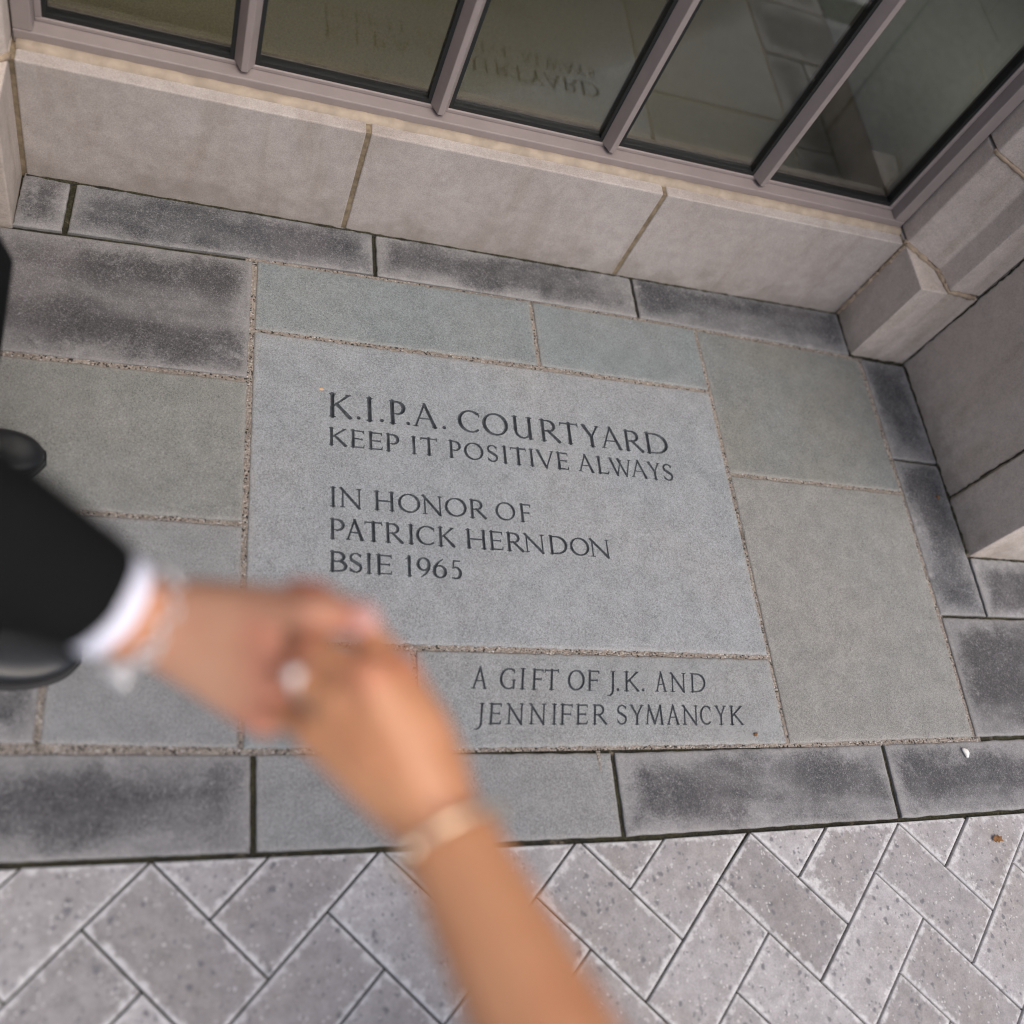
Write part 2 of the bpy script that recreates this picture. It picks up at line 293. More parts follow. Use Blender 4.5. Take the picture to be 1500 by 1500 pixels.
def stone_axis(L, dense=None, step=0.014):
    base = [0.0, 0.0012, 0.0035, 0.007, 0.012, 0.02]
    inner = list(np.arange(0.034, L - 0.033, step)); v = base + inner + [L - q for q in reversed(base)]
    if dense:
        for a, b, st in dense:
            v = [q for q in v if not (a < q < b)] + list(np.arange(a, b, st))
    return np.array(sorted(v))
STONES = {}
def flagstone(name, label, corners, mat, gap=0.0045, group=None, zt=0.0, lines=None, dense_x=None, dense_y=None, warmth=0):
    C = np.array(corners, float); ctr = C.mean(0)
    # pull the corners in by half the joint
    n = []
    for i in range(4):
        p, q, r = C[i - 1], C[i], C[(i + 1) % 4]
        a = (p - q) / np.linalg.norm(p - q); b = (r - q) / np.linalg.norm(r - q); n.append(q + gap * (a + b))
    C = np.array(n)
    Lx = (np.linalg.norm(C[1] - C[0]) + np.linalg.norm(C[2] - C[3])) / 2; Ly = (np.linalg.norm(C[3] - C[0]) + np.linalg.norm(C[2] - C[1])) / 2
    s = stone_axis(Lx, dense_x); t = stone_axis(Ly, dense_y); ns, nt = len(s), len(t)
    Sg, Tg = np.meshgrid(s, t); u = (Sg / Lx)[..., None]; v = (Tg / Ly)[..., None]
    P = C[0] * (1 - u) * (1 - v) + C[1] * u * (1 - v) + C[2] * u * v + C[3] * (1 - u) * v
    edge = np.minimum(np.minimum(Sg, Lx - Sg), np.minimum(Tg, Ly - Tg))
    # worn, slightly ragged arrises
    def wob(L, q):
        r = np.zeros_like(q)
        for k in range(7):
            r += RNG.normal(0, 0.00024) * np.sin(2 * np.pi * q / L * RNG.uniform(2, 40) * max(L, .2) + RNG.uniform(0, 6))
        return r
    fall = np.clip(1 - edge / 0.02, 0, 1)
    P[..., 1] += np.where(Tg < Ly / 2, 1, -1) * fall * wob(Lx, Sg) * (np.minimum(Tg, Ly - Tg) < 0.021)
    P[..., 0] += np.where(Sg < Lx / 2, 1, -1) * fall * wob(Ly, Tg) * (np.minimum(Sg, Lx - Sg) < 0.021)
    tilt = RNG.normal(0, 0.0006, 3)
    Z = zt + tilt[0] + tilt[1] * (Sg / Lx - .5) + tilt[2] * (Tg / Ly - .5)
    Z = Z - 0.0022 * np.clip(1 - edge / 0.0036, 0, 1) ** 1.6 - 0.0006 * np.clip(1 - edge / 0.014, 0, 1)
    for k in range(5):
        a, b = RNG.uniform(-9, 9, 2); Z = Z + 0.00022 * np.sin(a * P[..., 0] * 3 + b * P[..., 1] * 3 + RNG.uniform(0, 6))
    dep = np.zeros_like(Z)
    if lines is not None: dep = carve(P, lines); Z = Z - dep
    V = np.concatenate([P.reshape(-1, 2), Z.reshape(-1, 1)], 1)
    idx = np.arange(ns * nt).reshape(nt, ns)
    F = np.stack([idx[:-1, :-1], idx[:-1, 1:], idx[1:, 1:], idx[1:, :-1]], -1).reshape(-1, 4)
    cut = None
    if lines is not None:
        d = dep.reshape(-1); cut = d[F].max(1) > 0.00012
    ring = np.concatenate([idx[0, :], idx[1:, -1], idx[-1, -2::-1], idx[-2:0:-1, 0]])
    low = V[ring].copy(); low[:, 2] = -0.045; nv = len(V)
    Vs = np.concatenate([V, low]); m = len(ring); k = np.arange(m); k2 = (k + 1) % m
    side = np.stack([ring[k2], ring[k], nv + k, nv + k2], -1)
    top = F if cut is None else F[~cut]
    faces = np.concatenate([top, side])
    org = (ctr[0], ctr[1], 0.0)
    o = np_obj(name, Vs, faces, [tuple(int(nv + i) for i in reversed(range(m)))], mat, None, org, np.concatenate([edge.reshape(-1), np.zeros(m)]), smooth_n=len(top))
    tag(o, label, 'paving stone', group)
    if cut is not None:
        fc = F[cut]; used, inv = np.unique(fc, return_inverse=True)
        np_obj('inscription', V[used], inv.reshape(-1, 4), [], M_LETTER, o, org, np.full(len(used), 0.2))
    return o
def np_obj(name, V, quads, extra, mat, parent, org, edge, smooth_n=0):
    me = bpy.data.meshes.new(name)
    V = np.asarray(V) - np.array(org); me.from_pydata(V.tolist(), [], quads.tolist() + list(extra)); me.update()
    at = me.attributes.new('edge', 'FLOAT', 'POINT'); at.data.foreach_set('value', np.asarray(edge, np.float32))
    if smooth_n: 
        sm = np.zeros(len(me.polygons), bool); sm[:smooth_n] = True; me.polygons.foreach_set('use_smooth', sm)
    me.materials.append(mat); o = bpy.data.objects.new(name, me)
    if parent is None: o.location = org
    return link(o, parent)

# ------------------------------------------------------------------ carved roman capitals
def ell(cx, cy, rx, ry, a0, a1, hi, lo, n=22, tilt=12):
    pts, ws = [], []
    for i in range(n + 1):
        a = math.radians(a0 + (a1 - a0) * i / n); pts.append((cx + rx * math.cos(a), cy + ry * math.sin(a)))
        ws.append(lo + (hi - lo) * abs(math.cos(a - math.radians(tilt))) ** 1.6)
    return (pts, ws)
def glyph(ch, w, T, t):
    sf = 0.11; out = []
    def st(x0, y0, x1, y1, a, b=None): out.append(([(x0, y0), ((x0 + x1) / 2, (y0 + y1) / 2), (x1, y1)], [a, (a + (b or a)) / 2 * 0.92, b or a]))
    def serif(x, y, up, l=sf, r=sf):
        d = 0.022 if not up else -0.022
        out.append(([(x - l, y + d * 0.5), (x, y + d), (x + r, y + d * 0.5)], [0.014, 0.036, 0.014]))
    def stem(x, a=None, top=True, bot=True, y0=0.0, y1=1.0):
        st(x, y0 + 0.02, x, y1 - 0.02, a or T)
        if top: serif(x, y1, True)
        if bot: serif(x, y0, False)
    L = sf + 0.01
    if ch == 'I' or ch == '1':
        if ch == 'I': stem(w / 2)
        else:
            st(w * 0.6, 0.02, w * 0.6, 1.0, T); serif(w * 0.6, 0, False, 0.1, 0.1); st(w * 0.6, 0.99, 0.03, 0.86, t, 0.015)
    elif ch == 'K':
        stem(L); st(w - 0.14, 0.97, L + 0.03, 0.46, t * 1.2, t); serif(w - 0.14, 1, True, 0.10, 0.09)
        st(L + 0.16, 0.56, w - 0.09, 0.03, T * 0.8, T); serif(w - 0.07, 0, False, 0.09, 0.06)
    elif ch == 'P':
        stem(L); r = 0.26; out.append(([(L, 0.965), (w * 0.50, 0.97)], [t, t])); out.append(ell(w * 0.5, 0.70, w * 0.5 - T * .6, 0.265, 90, -90, T, t)); out.append(([(w * 0.5, 0.435), (L + 0.08, 0.45)], [t, 0.015]))
    elif ch == 'R':
        stem(L); out.append(([(L, 0.965), (w * 0.40, 0.97)], [t, t])); out.append(ell(w * 0.40, 0.725, w * 0.36 - T * .6, 0.245, 90, -90, T, t)); out.append(([(w * 0.40, 0.48), (L, 0.48)], [t, t]))
        st(w * 0.40, 0.49, w - 0.07, 0.03, T * 0.8, T); serif(w - 0.06, 0, False, 0.07, 0.06)
    elif ch == 'B':
        stem(L); out.append(([(L, 0.965), (w * 0.48, 0.97)], [t, t])); out.append(ell(w * 0.48, 0.745, w * 0.40 - T * .6, 0.225, 90, -90, T * .9, t)); out.append(([(L, 0.52), (w * 0.48, 0.52)], [t, t]))
        out.append(ell(w * 0.5, 0.275, w * 0.5 - T * .7, 0.245, 90, -90, T, t)); out.append(([(L, 0.03), (w * 0.5, 0.03)], [t, t]))
    elif ch == 'D':
        stem(L); out.append(([(L, 0.965), (w * 0.40, 0.97)], [t, t])); out.append(ell(w * 0.40, 0.5, w * 0.60 - T * .8, 0.47, 90, -90, T * 1.05, t)); out.append(([(w * 0.40, 0.03), (L, 0.03)], [t, t]))
    elif ch in 'OQ':
        out.append(ell(w / 2, 0.5, w / 2 - T * 0.75, 0.475, 0, 360, T, t * 0.9, 40, 18))
    elif ch == 'C':
        out.append(ell(w * 0.55, 0.5, w * 0.55 - T * .8, 0.475, 52, 308, T, t, 30, 12)); out.append(([(w - 0.09, 0.90), (w - 0.07, 0.74)], [t, 0.012]))
    elif ch == 'G':
        out.append(ell(w * 0.55, 0.5, w * 0.55 - T * .8, 0.475, 55, 300, T, t, 30, 12)); st(w - 0.11, 0.42, w - 0.11, 0.06, T * .9); serif(w - 0.11, 0.44, True, 0.1, 0.08); out.append(([(w - 0.12, 0.91), (w - 0.10, 0.76)], [t, 0.012]))
    elif ch == 'U':
        st(L, 0.97, L, 0.36, T); serif(L, 1, True); r = w - L - 0.14; st(L + r - 0.06, 0.97, L + r - 0.06, 0.03, T); serif(L + r - 0.06, 1, True); serif(L + r - 0.04, 0, False, 0.02, 0.1)
        out.append(ell(L + (r - .06) / 2, 0.36, (r - .06) / 2, 0.335, 180, 352, T * .8, t, 18, 20))
    elif ch == 'T':
        stem(w / 2, top=False); out.append(([(0.05, 0.955), (w - 0.05, 0.955)], [t, t])); out.append(([(0.06, 0.96), (0.03, 0.84)], [t, 0.012])); out.append(([(w - 0.06, 0.96), (w - 0.02, 0.84)], [t, 0.012])); out.append(([(w - 0.06, 0.96), (w - 0.04, 1.03)], [t * .8, 0.01]))
    elif ch == 'Y':
        st(0.11, 0.97, w / 2 + 0.02, 0.45, T, T * .9); st(w - 0.12, 0.97, w / 2 + 0.02, 0.45, t, t); st(w / 2 + 0.02, 0.46, w / 2 + 0.02, 0.02, T); serif(w / 2 + 0.02, 0, False); serif(0.11, 1, True, 0.1, 0.09); serif(w - 0.12, 1, True, 0.09, 0.1)
    elif ch == 'A':
        ax = w * 0.47; st(ax, 1.0, 0.10, 0.03, t * 1.1, t); st(ax, 1.02, w - 0.12, 0.03, T * .8, T); out.append(([(ax * 0.52, 0.37), (w * 0.70, 0.37)], [t * .8, t * .8])); serif(0.10, 0, False, 0.09, 0.1); serif(w - 0.11, 0, False, 0.1, 0.09)
    elif ch == 'V':
        st(0.11, 0.97, w * 0.52, 0.0, T, T * .85); st(w - 0.12, 0.97, w * 0.53, 0.02, t, t); serif(0.11, 1, True); serif(w - 0.12, 1, True, 0.09, 0.1)
    elif ch == 'W':
        a, b, c, d = 0.11, w * 0.34, w * 0.53, w * 0.74
        st(a, 0.97, b, 0.0, T, T * .8); st(c, 0.92, b, 0.02, t, t); st(w * 0.42, 0.97, d, 0.0, T, T * .8); st(w - 0.11, 0.97, d, 0.02, t, t); serif(a, 1, True); serif(w * .42, 1, True, .09, .09); serif(w - 0.11, 1, True, 0.09, 0.1)
    elif ch == 'N':
        x1 = w - 0.13; st(0.15, 0.95, 0.15, 0.03, t * 1.15); serif(0.15, 0, False); st(0.08, 0.99, x1, 0.0, T * .9, T); st(x1, 0.97, x1, 0.03, t * 1.1); serif(x1, 1, True); serif(0.07, 1, True, 0.07, 0.05)
    elif ch == 'M':
        st(0.20, 0.95, 0.10, 0.03, t); serif(0.10, 0, False, .09, .1); st(0.19, 0.99, w * 0.5, 0.05, T); st(w - 0.22, 0.99, w * 0.5, 0.05, t); st(w - 0.22, 0.98, w - 0.12, 0.03, T); serif(w - .12, 0, False, .1, .1)
    elif ch == 'H':
        stem(L); stem(w - L); out.append(([(L, 0.5), (w - L, 0.5)], [t, t]))
    elif ch in 'EFL':
        stem(L, bot=True)
        if ch in 'EF':
            out.append(([(L, 0.965), (w - 0.05, 0.965)], [t, t])); out.append(([(w - 0.05, 0.97), (w - 0.03, 0.83)], [t, 0.012])); out.append(([(L, 0.51), (w - 0.12, 0.51)], [t, t])); out.append(([(w - 0.12, 0.57), (w - 0.12, 0.44)], [0.014, 0.016]))
        if ch in 'EL':
            out.append(([(L, 0.03), (w - 0.05, 0.03)], [t, t])); out.append(([(w - 0.06, 0.03), (w - 0.01, 0.18)], [t, 0.012]))
    elif ch == 'S':
        r = w / 2
        out.append(ell(r, 0.735, r - T * 1.1, 0.235, 30, 180, T * .7, t, 14, 0)); out.append(([(T * 1.1, 0.735), (T * 1.7, 0.62), (r, 0.51), (w - T * 1.7, 0.39), (w - T, 0.26)], [T * .7, T * .95, T * 1.1, T * .95, T * .7])); out.append(ell(r - .01, 0.26, r - T, 0.235, 0, -150, T * .7, t, 14, 0))
        out.append(([(w - 0.09, 0.90), (w - 0.08, 0.77)], [t, 0.012])); out.append(([(0.07, 0.10), (0.04, 0.25)], [t, 0.012]))
    elif ch == 'J':
        x = w - sf - 0.01; st(x, 0.97, x, 0.0, T); serif(x, 1, True); out.append(([(x, 0.02), (x - 0.05, -0.14), (x - 0.17, -0.24), (x - 0.30, -0.25)], [T, T * .8, T * .6, 0.02]))
    elif ch == '.':
        out.append(([(w / 2, 0.07), (w / 2, 0.071)], [0.068, 0.068]))
    elif ch == '9':
        out.append(ell(w / 2, 0.66, w / 2 - T * .8, 0.32, 0, 360, T * .95, t, 30, 10)); out.append(([(w - T, 0.66), (w - T * 1.3, 0.42), (w * 0.66, 0.18), (w * 0.3, -0.02)], [T, T * .9, T * .6, 0.016]))
    elif ch == '6':
        out.append(ell(w / 2, 0.32, w / 2 - T * .8, 0.31, 0, 360, T * .95, t, 30, 10)); out.append(([(T, 0.32), (T * 1.4, 0.55), (w * 0.40, 0.80), (w * 0.78, 1.0)], [T, T * .9, T * .6, 0.016]))
    elif ch == '5':
        out.append(([(w * 0.28, 0.95), (w - 0.06, 0.955)], [t * 1.2, t])); out.append(([(w * 0.28, 0.95), (w * 0.22, 0.58)], [t, t])); out.append(ell(w * 0.42, 0.31, w * 0.58 - T * .8, 0.30, 118, -110, T, t, 20, 0)); out.append(([(w * .24, .03), (0.03, 0.03)], [t, 0.02]))
    return out
def carve(P, lines):
    dep = np.zeros(P.shape[:2]); X, Y = P[..., 0], P[..., 1]
    for (org, dr, c0, c1, letters, T) in lines:
        dx, dy = dr; U = (X - org[0]) * dx + (Y - org[1]) * dy; Vv = -(X - org[0]) * dy + (Y - org[1]) * dx
        span = letters[-1][2]
        for ch, a, b in letters:
            cap = c0 + (c1 - c0) * (a + b) / 2 / span; w = (b - a) / cap; hand = random.uniform(0.94, 1.07)
            msk = (U > a - cap * 0.12) & (U < b + cap * 0.12) & (Vv > -0.33 * cap) & (Vv < 1.1 * cap)
            if not msk.any(): continue
            gy = Vv[msk] / cap; gx = (U[msk] - a) / cap - (0.15 * (gy - 0.5) if T < 0.05 else 0.0); best = np.zeros(gx.shape)
            for pts, ws in glyph(ch, w, T * 1.19 * hand, 0.034 * hand):
                for (p, q, r0, r1) in zip(pts[:-1], pts[1:], ws[:-1], ws[1:]):
                    ex, ey = q[0] - p[0], q[1] - p[1]; L2 = ex * ex + ey * ey + 1e-12
                    tt = np.clip(((gx - p[0]) * ex + (gy - p[1]) * ey) / L2, 0, 1)
                    d = np.hypot(gx - p[0] - tt * ex, gy - p[1] - tt * ey); best = np.maximum(best, (r0 + (r1 - r0) * tt) - d)
            dep[msk] = np.maximum(dep[msk], best * cap * 1.3)
    return dep
LINES = [
 ((0.2940,1.0370),(0.99994,-0.01133),0.0550,0.0520,[('K',-0.0000,0.0460),('.',0.0556,0.0617),('I',0.0708,0.0914),('.',0.1025,0.1094),('P',0.1214,0.1536),('.',0.1565,0.1636),('A',0.1707,0.2224),('.',0.2319,0.2399),('C',0.2672,0.3164),('O',0.3210,0.3765),('U',0.3873,0.4366),('R',0.4507,0.4964),('T',0.4962,0.5414),('Y',0.5480,0.5924),('A',0.5933,0.6446),('R',0.6508,0.6967),('D',0.7036,0.7588)], 0.062),
 ((0.2930,0.9720),(0.99991,-0.01346),0.0390,0.0421,[('K',0.0003,0.0356),('E',0.0426,0.0699),('E',0.0780,0.1060),('P',0.1131,0.1392),('I',0.1642,0.1761),('T',0.1833,0.2191),('P',0.2430,0.2678),('O',0.2760,0.3165),('S',0.3247,0.3493),('I',0.3574,0.3709),('T',0.3759,0.4126),('I',0.4157,0.4317),('V',0.4342,0.4763),('E',0.4810,0.5078),('A',0.5299,0.5674),('L',0.5753,0.6021),('W',0.6039,0.6584),('A',0.6562,0.6961),('Y',0.6978,0.7301),('S',0.7350,0.7601)], 0.060),
 ((0.2920,0.8380),(0.99995,-0.01026),0.0410,0.0400,[('I',0.0000,0.0148),('N',0.0194,0.0625),('H',0.0866,0.1256),('O',0.1336,0.1765),('N',0.1806,0.2223),('O',0.2276,0.2713),('R',0.2783,0.3126),('O',0.3329,0.3737),('F',0.3845,0.4090)], 0.056),
 ((0.2910,0.7710),(0.99996,-0.00874),0.0410,0.0390,[('P',0.0017,0.0284),('A',0.0313,0.0665),('T',0.0660,0.1013),('R',0.1066,0.1410),('I',0.1499,0.1630),('C',0.1672,0.2051),('K',0.2103,0.2443),('H',0.2671,0.3077),('E',0.3151,0.3431),('R',0.3510,0.3863),('N',0.3875,0.4319),('D',0.4419,0.4807),('O',0.4875,0.5293),('N',0.5316,0.5761)], 0.060),
 ((0.2920,0.7050),(0.99992,-0.01266),0.0400,0.0390,[('B',-0.0002,0.0311),('S',0.0349,0.0602),('I',0.0650,0.0790),('E',0.0862,0.1156),('1',0.1409,0.1540),('9',0.1634,0.1898),('6',0.1943,0.2214),('5',0.2306,0.2510)], 0.062),
 ((0.5460,0.4880),(0.99996,-0.00879),0.0400,0.0381,[('A',0.0015,0.0316),('G',0.0554,0.0868),('I',0.0949,0.1044),('F',0.1179,0.1412),('T',0.1425,0.1729),('O',0.1911,0.2249),('F',0.2312,0.2562),('J',0.2691,0.2894),('.',0.2923,0.2981),('K',0.3090,0.3414),('.',0.3464,0.3523),('A',0.3756,0.4019),('N',0.4080,0.4438),('D',0.4538,0.4873)], 0.046),
 ((0.5480,0.4230),(0.99997,-0.00755),0.0380,0.0371,[('J',-0.0022,0.0163),('E',0.0258,0.0498),('N',0.0590,0.0933),('N',0.1026,0.1369),('I',0.1484,0.1572),('F',0.1647,0.1901),('E',0.1964,0.2207),('R',0.2304,0.2607),('S',0.2806,0.3021),('Y',0.3072,0.3376),('M',0.3406,0.3810),('A',0.3869,0.4153),('N',0.4205,0.4561),('C',0.4607,0.4860),('Y',0.4937,0.5200),('K',0.5278,0.5585)], 0.046),
]
# ------------------------------------------------------------------ flagstones
BORDER = 'dark border slabs along the foot of the walls'
EDGING = 'edging slabs along the concrete pavers'
FIELD = 'bluestone slabs round the inscribed stone'
Q = dict(
 border_t0=[(-0.315,1.391),(-0.218,1.395),(-0.213,1.545),(-0.310,1.545)],
 border_t1=[(-0.218,1.395),(0.400,1.410),(0.400,1.545),(-0.213,1.545)],
 border_t2=[(0.400,1.410),(1.043,1.407),(1.040,1.545),(0.400,1.545)],
 border_t3=[(1.043,1.407),(1.665,1.391),(1.662,1.545),(1.040,1.545)],
 f_dark=[(-0.49,1.098),(0.141,1.103),(0.145,1.406),(-0.49,1.390)], f_l2=[(-0.49,0.797),(0.140,0.790),(0.141,1.103),(-0.49,1.098)],
 f_l3=[(-0.154,0.393),(0.145,0.382),(0.140,0.790),(-0.160,0.794)], f_small=[(0.145,0.382),(0.443,0.376),(0.441,0.563),(0.141,0.568)],
 top1=[(0.143,1.224),(0.764,1.225),(0.762,1.411),(0.145,1.406)], top2=[(0.764,1.225),(1.200,1.219),(1.196,1.404),(0.762,1.411)],
 main=[(0.141,0.568),(1.202,0.560),(1.200,1.219),(0.143,1.224)], gift=[(0.443,0.376),(1.200,0.376),(1.202,0.560),(0.441,0.563)],
 r1=[(1.202,0.995),(1.695,0.988),(1.690,1.390),(1.196,1.404)], r2=[(1.200,0.376),(1.684,0.386),(1.695,0.988),(1.202,0.995)],
 er1=[(1.695,1.085),(1.841,1.082),(1.837,1.388),(1.690,1.390)], er2=[(1.692,0.668),(1.836,0.669),(1.841,1.082),(1.695,1.085)],
 er3=[(1.836,0.669),(2.266,0.672),(2.272,0.824),(1.839,0.827)], er4=[(1.684,0.386),(2.250,0.392),(2.266,0.672),(1.692,0.668)],
 bl0=[(-0.435,0.225),(0.169,0.220),(0.165,0.380),(-0.436,0.392)], bl1=[(0.169,0.220),(0.810,0.216),(0.810,0.373),(0.165,0.380)],
 bl2=[(0.810,0.216),(1.427,0.224),(1.432,0.380),(0.810,0.373)], bl3=[(1.427,0.224),(2.003,0.236),(2.012,0.390),(1.432,0.380)],
 ldark=[(-0.60,0.404),(-0.154,0.393),(-0.160,0.680),(-0.60,0.688)], lmid=[(-0.49,0.688),(-0.160,0.680),(-0.160,0.794),(-0.49,0.797)])
def fs(key, name, label, mat, group, gap=0.0045, **k): return flagstone(name, label, Q[key], mat, gap, group, **k)
fs('border_t0', 'border_slab', 'short square dark slab in the corner of the upper border', M_DARK, BORDER, 0.006)
fs('border_t1', 'border_slab', 'long bluish black slab under the wall with a pale streak at one end, beside the short square one', M_DARKBLUE, BORDER, 0.0055)
fs('border_t2', 'border_slab', 'long charcoal slab under the middle of the wall with light grey rims', M_DARK, BORDER, 0.004)
fs('border_t3', 'border_slab', 'blue black slab under the wall ending at the stepped stone pilaster', M_DARKBLUE, BORDER, 0.004)
fs('er1', 'border_slab', 'dark blue slab at the foot of the side pier just below the pilaster corner', M_DARKBLUE, BORDER, 0.0035)
fs('er2', 'border_slab', 'long dark slab with a pale mauve streak along the side pier', M_DARKBLUE, BORDER, 0.0035)
fs('er3', 'border_slab', 'grey black slab below the outer corner of the side pier', M_DARK, BORDER, 0.0035)
fs('er4', 'border_slab', 'large mottled charcoal slab beyond the warm grey slab, above the edging', M_DARKER, BORDER, 0.004)
fs('ldark', 'border_slab', 'dark grey slab beneath the black shoe nearer the hands', M_DARKER, BORDER, 0.005)
fs('f_dark', 'flagstone', 'large charcoal slab covered in pale hairy scratches, beside the black trouser leg', M_DARKER, FIELD, 0.006)
fs('f_l2', 'flagstone', 'plain olive grey slab under the tip of the black shoe', M_GREEN, FIELD, 0.0049)
fs('lmid', 'flagstone', 'narrow grey slab hidden between the two black shoes', M_PALE, FIELD, 0.0049)
fs('f_l3', 'flagstone', 'grey slab directly beneath the white cuff and silver bracelet', M_PALE, FIELD, 0.0049)
fs('f_small', 'flagstone', 'small grey slab mostly hidden behind the clasped hands', M_TEAL, FIELD, 0.0045)
fs('top1', 'flagstone', 'long teal grey slab directly above the K.I.P.A. lettering', M_TEAL, FIELD, 0.0044)
fs('top2', 'flagstone', 'shorter teal grey slab above the word COURTYARD', M_TEAL, FIELD, 0.0044)
fs('r1', 'flagstone', 'greenish grey slab in the inner corner before the stepped pilaster', M_TGRN, FIELD, 0.0044)
fs('r2', 'flagstone', 'tall warm grey slab standing right of both inscriptions', M_WARM, FIELD, 0.0044)
fs('main', 'inscribed_slab', 'large blue grey slab carved with K.I.P.A. COURTYARD KEEP IT POSITIVE ALWAYS', M_MAIN, None, 0.0044, lines=LINES[:5],
   dense_x=[(0.142, 0.915, 0.00085)], dense_y=[(0.128, 0.184, 0.00085), (0.188, 0.250, 0.00085), (0.257, 0.318, 0.00085), (0.384, 0.452, 0.00085), (0.454, 0.530, 0.00085)])
fs('gift', 'inscribed_slab', 'smaller grey slab carved A GIFT OF J.K. AND JENNIFER SYMANCYK', M_GIFT, None, 0.005, lines=LINES[5:],
   dense_x=[(0.085, 0.672, 0.00085)], dense_y=[(0.028, 0.088, 0.00085), (0.089, 0.156, 0.00085)])
fs('bl0', 'edging_slab', 'dark brushed edging slab below the black shoe, left of the bare forearm', M_DARKER, EDGING, 0.005)
bl1 = fs('bl1', 'edging_slab', 'plain pale grey edging slab with a short mortar filled slit', M_PALE, EDGING, 0.005)
fs('bl2', 'edging_slab', 'edging slab with a blurry dark oblong stain and pale rim, below the gift inscription', M_DARK, EDGING, 0.0045)
fs('bl3', 'edging_slab', 'stained edging slab with a small white chip lying on it', M_DARK, EDGING, 0.0045)
# short slit full of mortar in the pale edging slab
cv = [(0.7755, 0.3715), (0.7835, 0.3715), (0.7815, 0.352), (0.7800, 0.333), (0.7785, 0.333), (0.7772, 0.352)]
mesh_obj('slit', [(x, y, 0.0008) for x, y in cv] + [(x, y, -0.004) for x, y in cv],
         [(5, 4, 3, 2, 1, 0)] + [(i, (i + 1) % 6, 6 + (i + 1) % 6, 6 + i) for i in range(6)], M_SAND, bl1)

# herringbone concrete pavers (one sheet of paving)
def clip(poly, a, b, c):                        # keep a*x + b*y <= c
    out = []
    for i in range(len(poly)):
        p, q = poly[i], poly[(i + 1) % len(poly)]; dp = a * p[0] + b * p[1] - c; dq = a * q[0] + b * q[1] - c
        if dp <= 0: out.append(p)
        if (dp < 0 < dq) or (dq < 0 < dp):
            f = dp / (dp - dq); out.append((p[0] + f * (q[0] - p[0]), p[1] + f * (q[1] - p[1])))
    return out
def inset(poly, d):
    n = len(poly); out = []
    for i in range(n):
        p, q, r = Vector(poly[i - 1]), Vector(poly[i]), Vector(poly[(i + 1) % n])
        a = (q - p).normalized(); b = (r - q).normalized(); na = Vector((-a.y, a.x)); nb = Vector((-b.y, b.x))
        den = 1 + na.dot(nb); out.append(tuple(q + (na + nb) * (d / max(den, 0.2))))
    return out
pv, pf, pe, pt_ = [], [], [], []
wv = 0.1237; c45 = math.sqrt(0.5)
for i in range(-26, 27):
    for j in range(-14, 15):
        for kind in (0, 1):
            ox, oy = i * 1 + j * 2, i * 1 - j * 2
            rect = [(ox, oy), (ox + 2, oy), (ox + 2, oy + 1), (ox, oy + 1)] if kind == 0 else [(ox, oy + 1), (ox + 1, oy + 1), (ox + 1, oy + 3), (ox, oy + 3)]
            poly = [((x * c45 - y * c45) * wv + 1.245, (x * c45 + y * c45) * wv + 0.2195) for x, y in rect]
            if max(p[0] for p in poly) < -1.6 or min(p[0] for p in poly) > 3.6 or max(p[1] for p in poly) < -1.5 or min(p[1] for p in poly) > 0.3: continue
            xm = sum(p[0] for p in poly) / len(poly); sl_ = (-0.00723, 0.2219) if xm < 0.81 else (0.01545, 0.2035)
            poly = clip(poly, -sl_[0], 1.0, sl_[1] - 0.0025)
            cl = []
            for p in poly:
                if not cl or math.dist(p, cl[-1]) > 4e-3: cl.append(p)
            if len(cl) > 1 and math.dist(cl[0], cl[-1]) < 4e-3: cl.pop()
            if len(cl) < 3: continue
            ar = sum(cl[k - 1][0] * cl[k][1] - cl[k][0] * cl[k - 1][1] for k in range(len(cl))) / 2
            if ar < 0.0001: continue
            z = random.uniform(-0.002, 0.0005); tone = random.random(); base = len(pv); n = len(cl)
            loops = [(0.0016, z - 0.008, 0.0), (0.0018, z - 0.0028, 0.0), (0.0030, z - 0.0007, 0.0015), (0.0060, z, 0.005), (0.013, z, 0.013)]
            ok = True; rings = []
            for d, zz, e in loops:
                pp = inset(cl, d)
                a2 = sum(pp[k - 1][0] * pp[k][1] - pp[k][0] * pp[k - 1][1] for k in range(n))
                if a2 <= 0.00005 or any((pp[(k + 1) % n][0] - pp[k][0]) * (cl[(k + 1) % n][0] - cl[k][0]) + (pp[(k + 1) % n][1] - pp[k][1]) * (cl[(k + 1) % n][1] - cl[k][1]) <= 0 for k in range(n)): break
                rings.append((pp, zz, e))
            for pp, zz, e in rings:
                for p in pp: pv.append((p[0], p[1], zz)); pe.append(e); pt_.append(tone)
            if len(rings) < 2: continue
            for r in range(len(rings) - 1):
                for k in range(n):
                    pf.append((base + r * n + k, base + r * n + (k + 1) % n, base + (r + 1) * n + (k + 1) % n, base + (r + 1) * n + k))
            lp, lz, le_ = rings[-1]; cx_, cy_ = sum(p[0] for p in lp) / n, sum(p[1] for p in lp) / n
            pv.append((cx_, cy_, lz)); pe.append(le_ + min(math.dist((cx_, cy_), p) for p in lp) * 0.6); pt_.append(tone); ci = len(pv) - 1; r0 = base + (len(rings) - 1) * n
            for k in range(n): pf.append((r0 + k, r0 + (k + 1) % n, ci))
me = bpy.data.meshes.new('pavement'); me.from_pydata(pv, [], pf); me.update(); me.materials.append(M_PAVER)
me.attributes.new('edge', 'FLOAT', 'POINT').data.foreach_set('value', np.array(pe, np.float32))
me.attributes.new('tone', 'FLOAT', 'POINT').data.foreach_set('value', np.array(pt_, np.float32))
link(bpy.data.objects.new('pavement', me))['kind'] = 'structure'

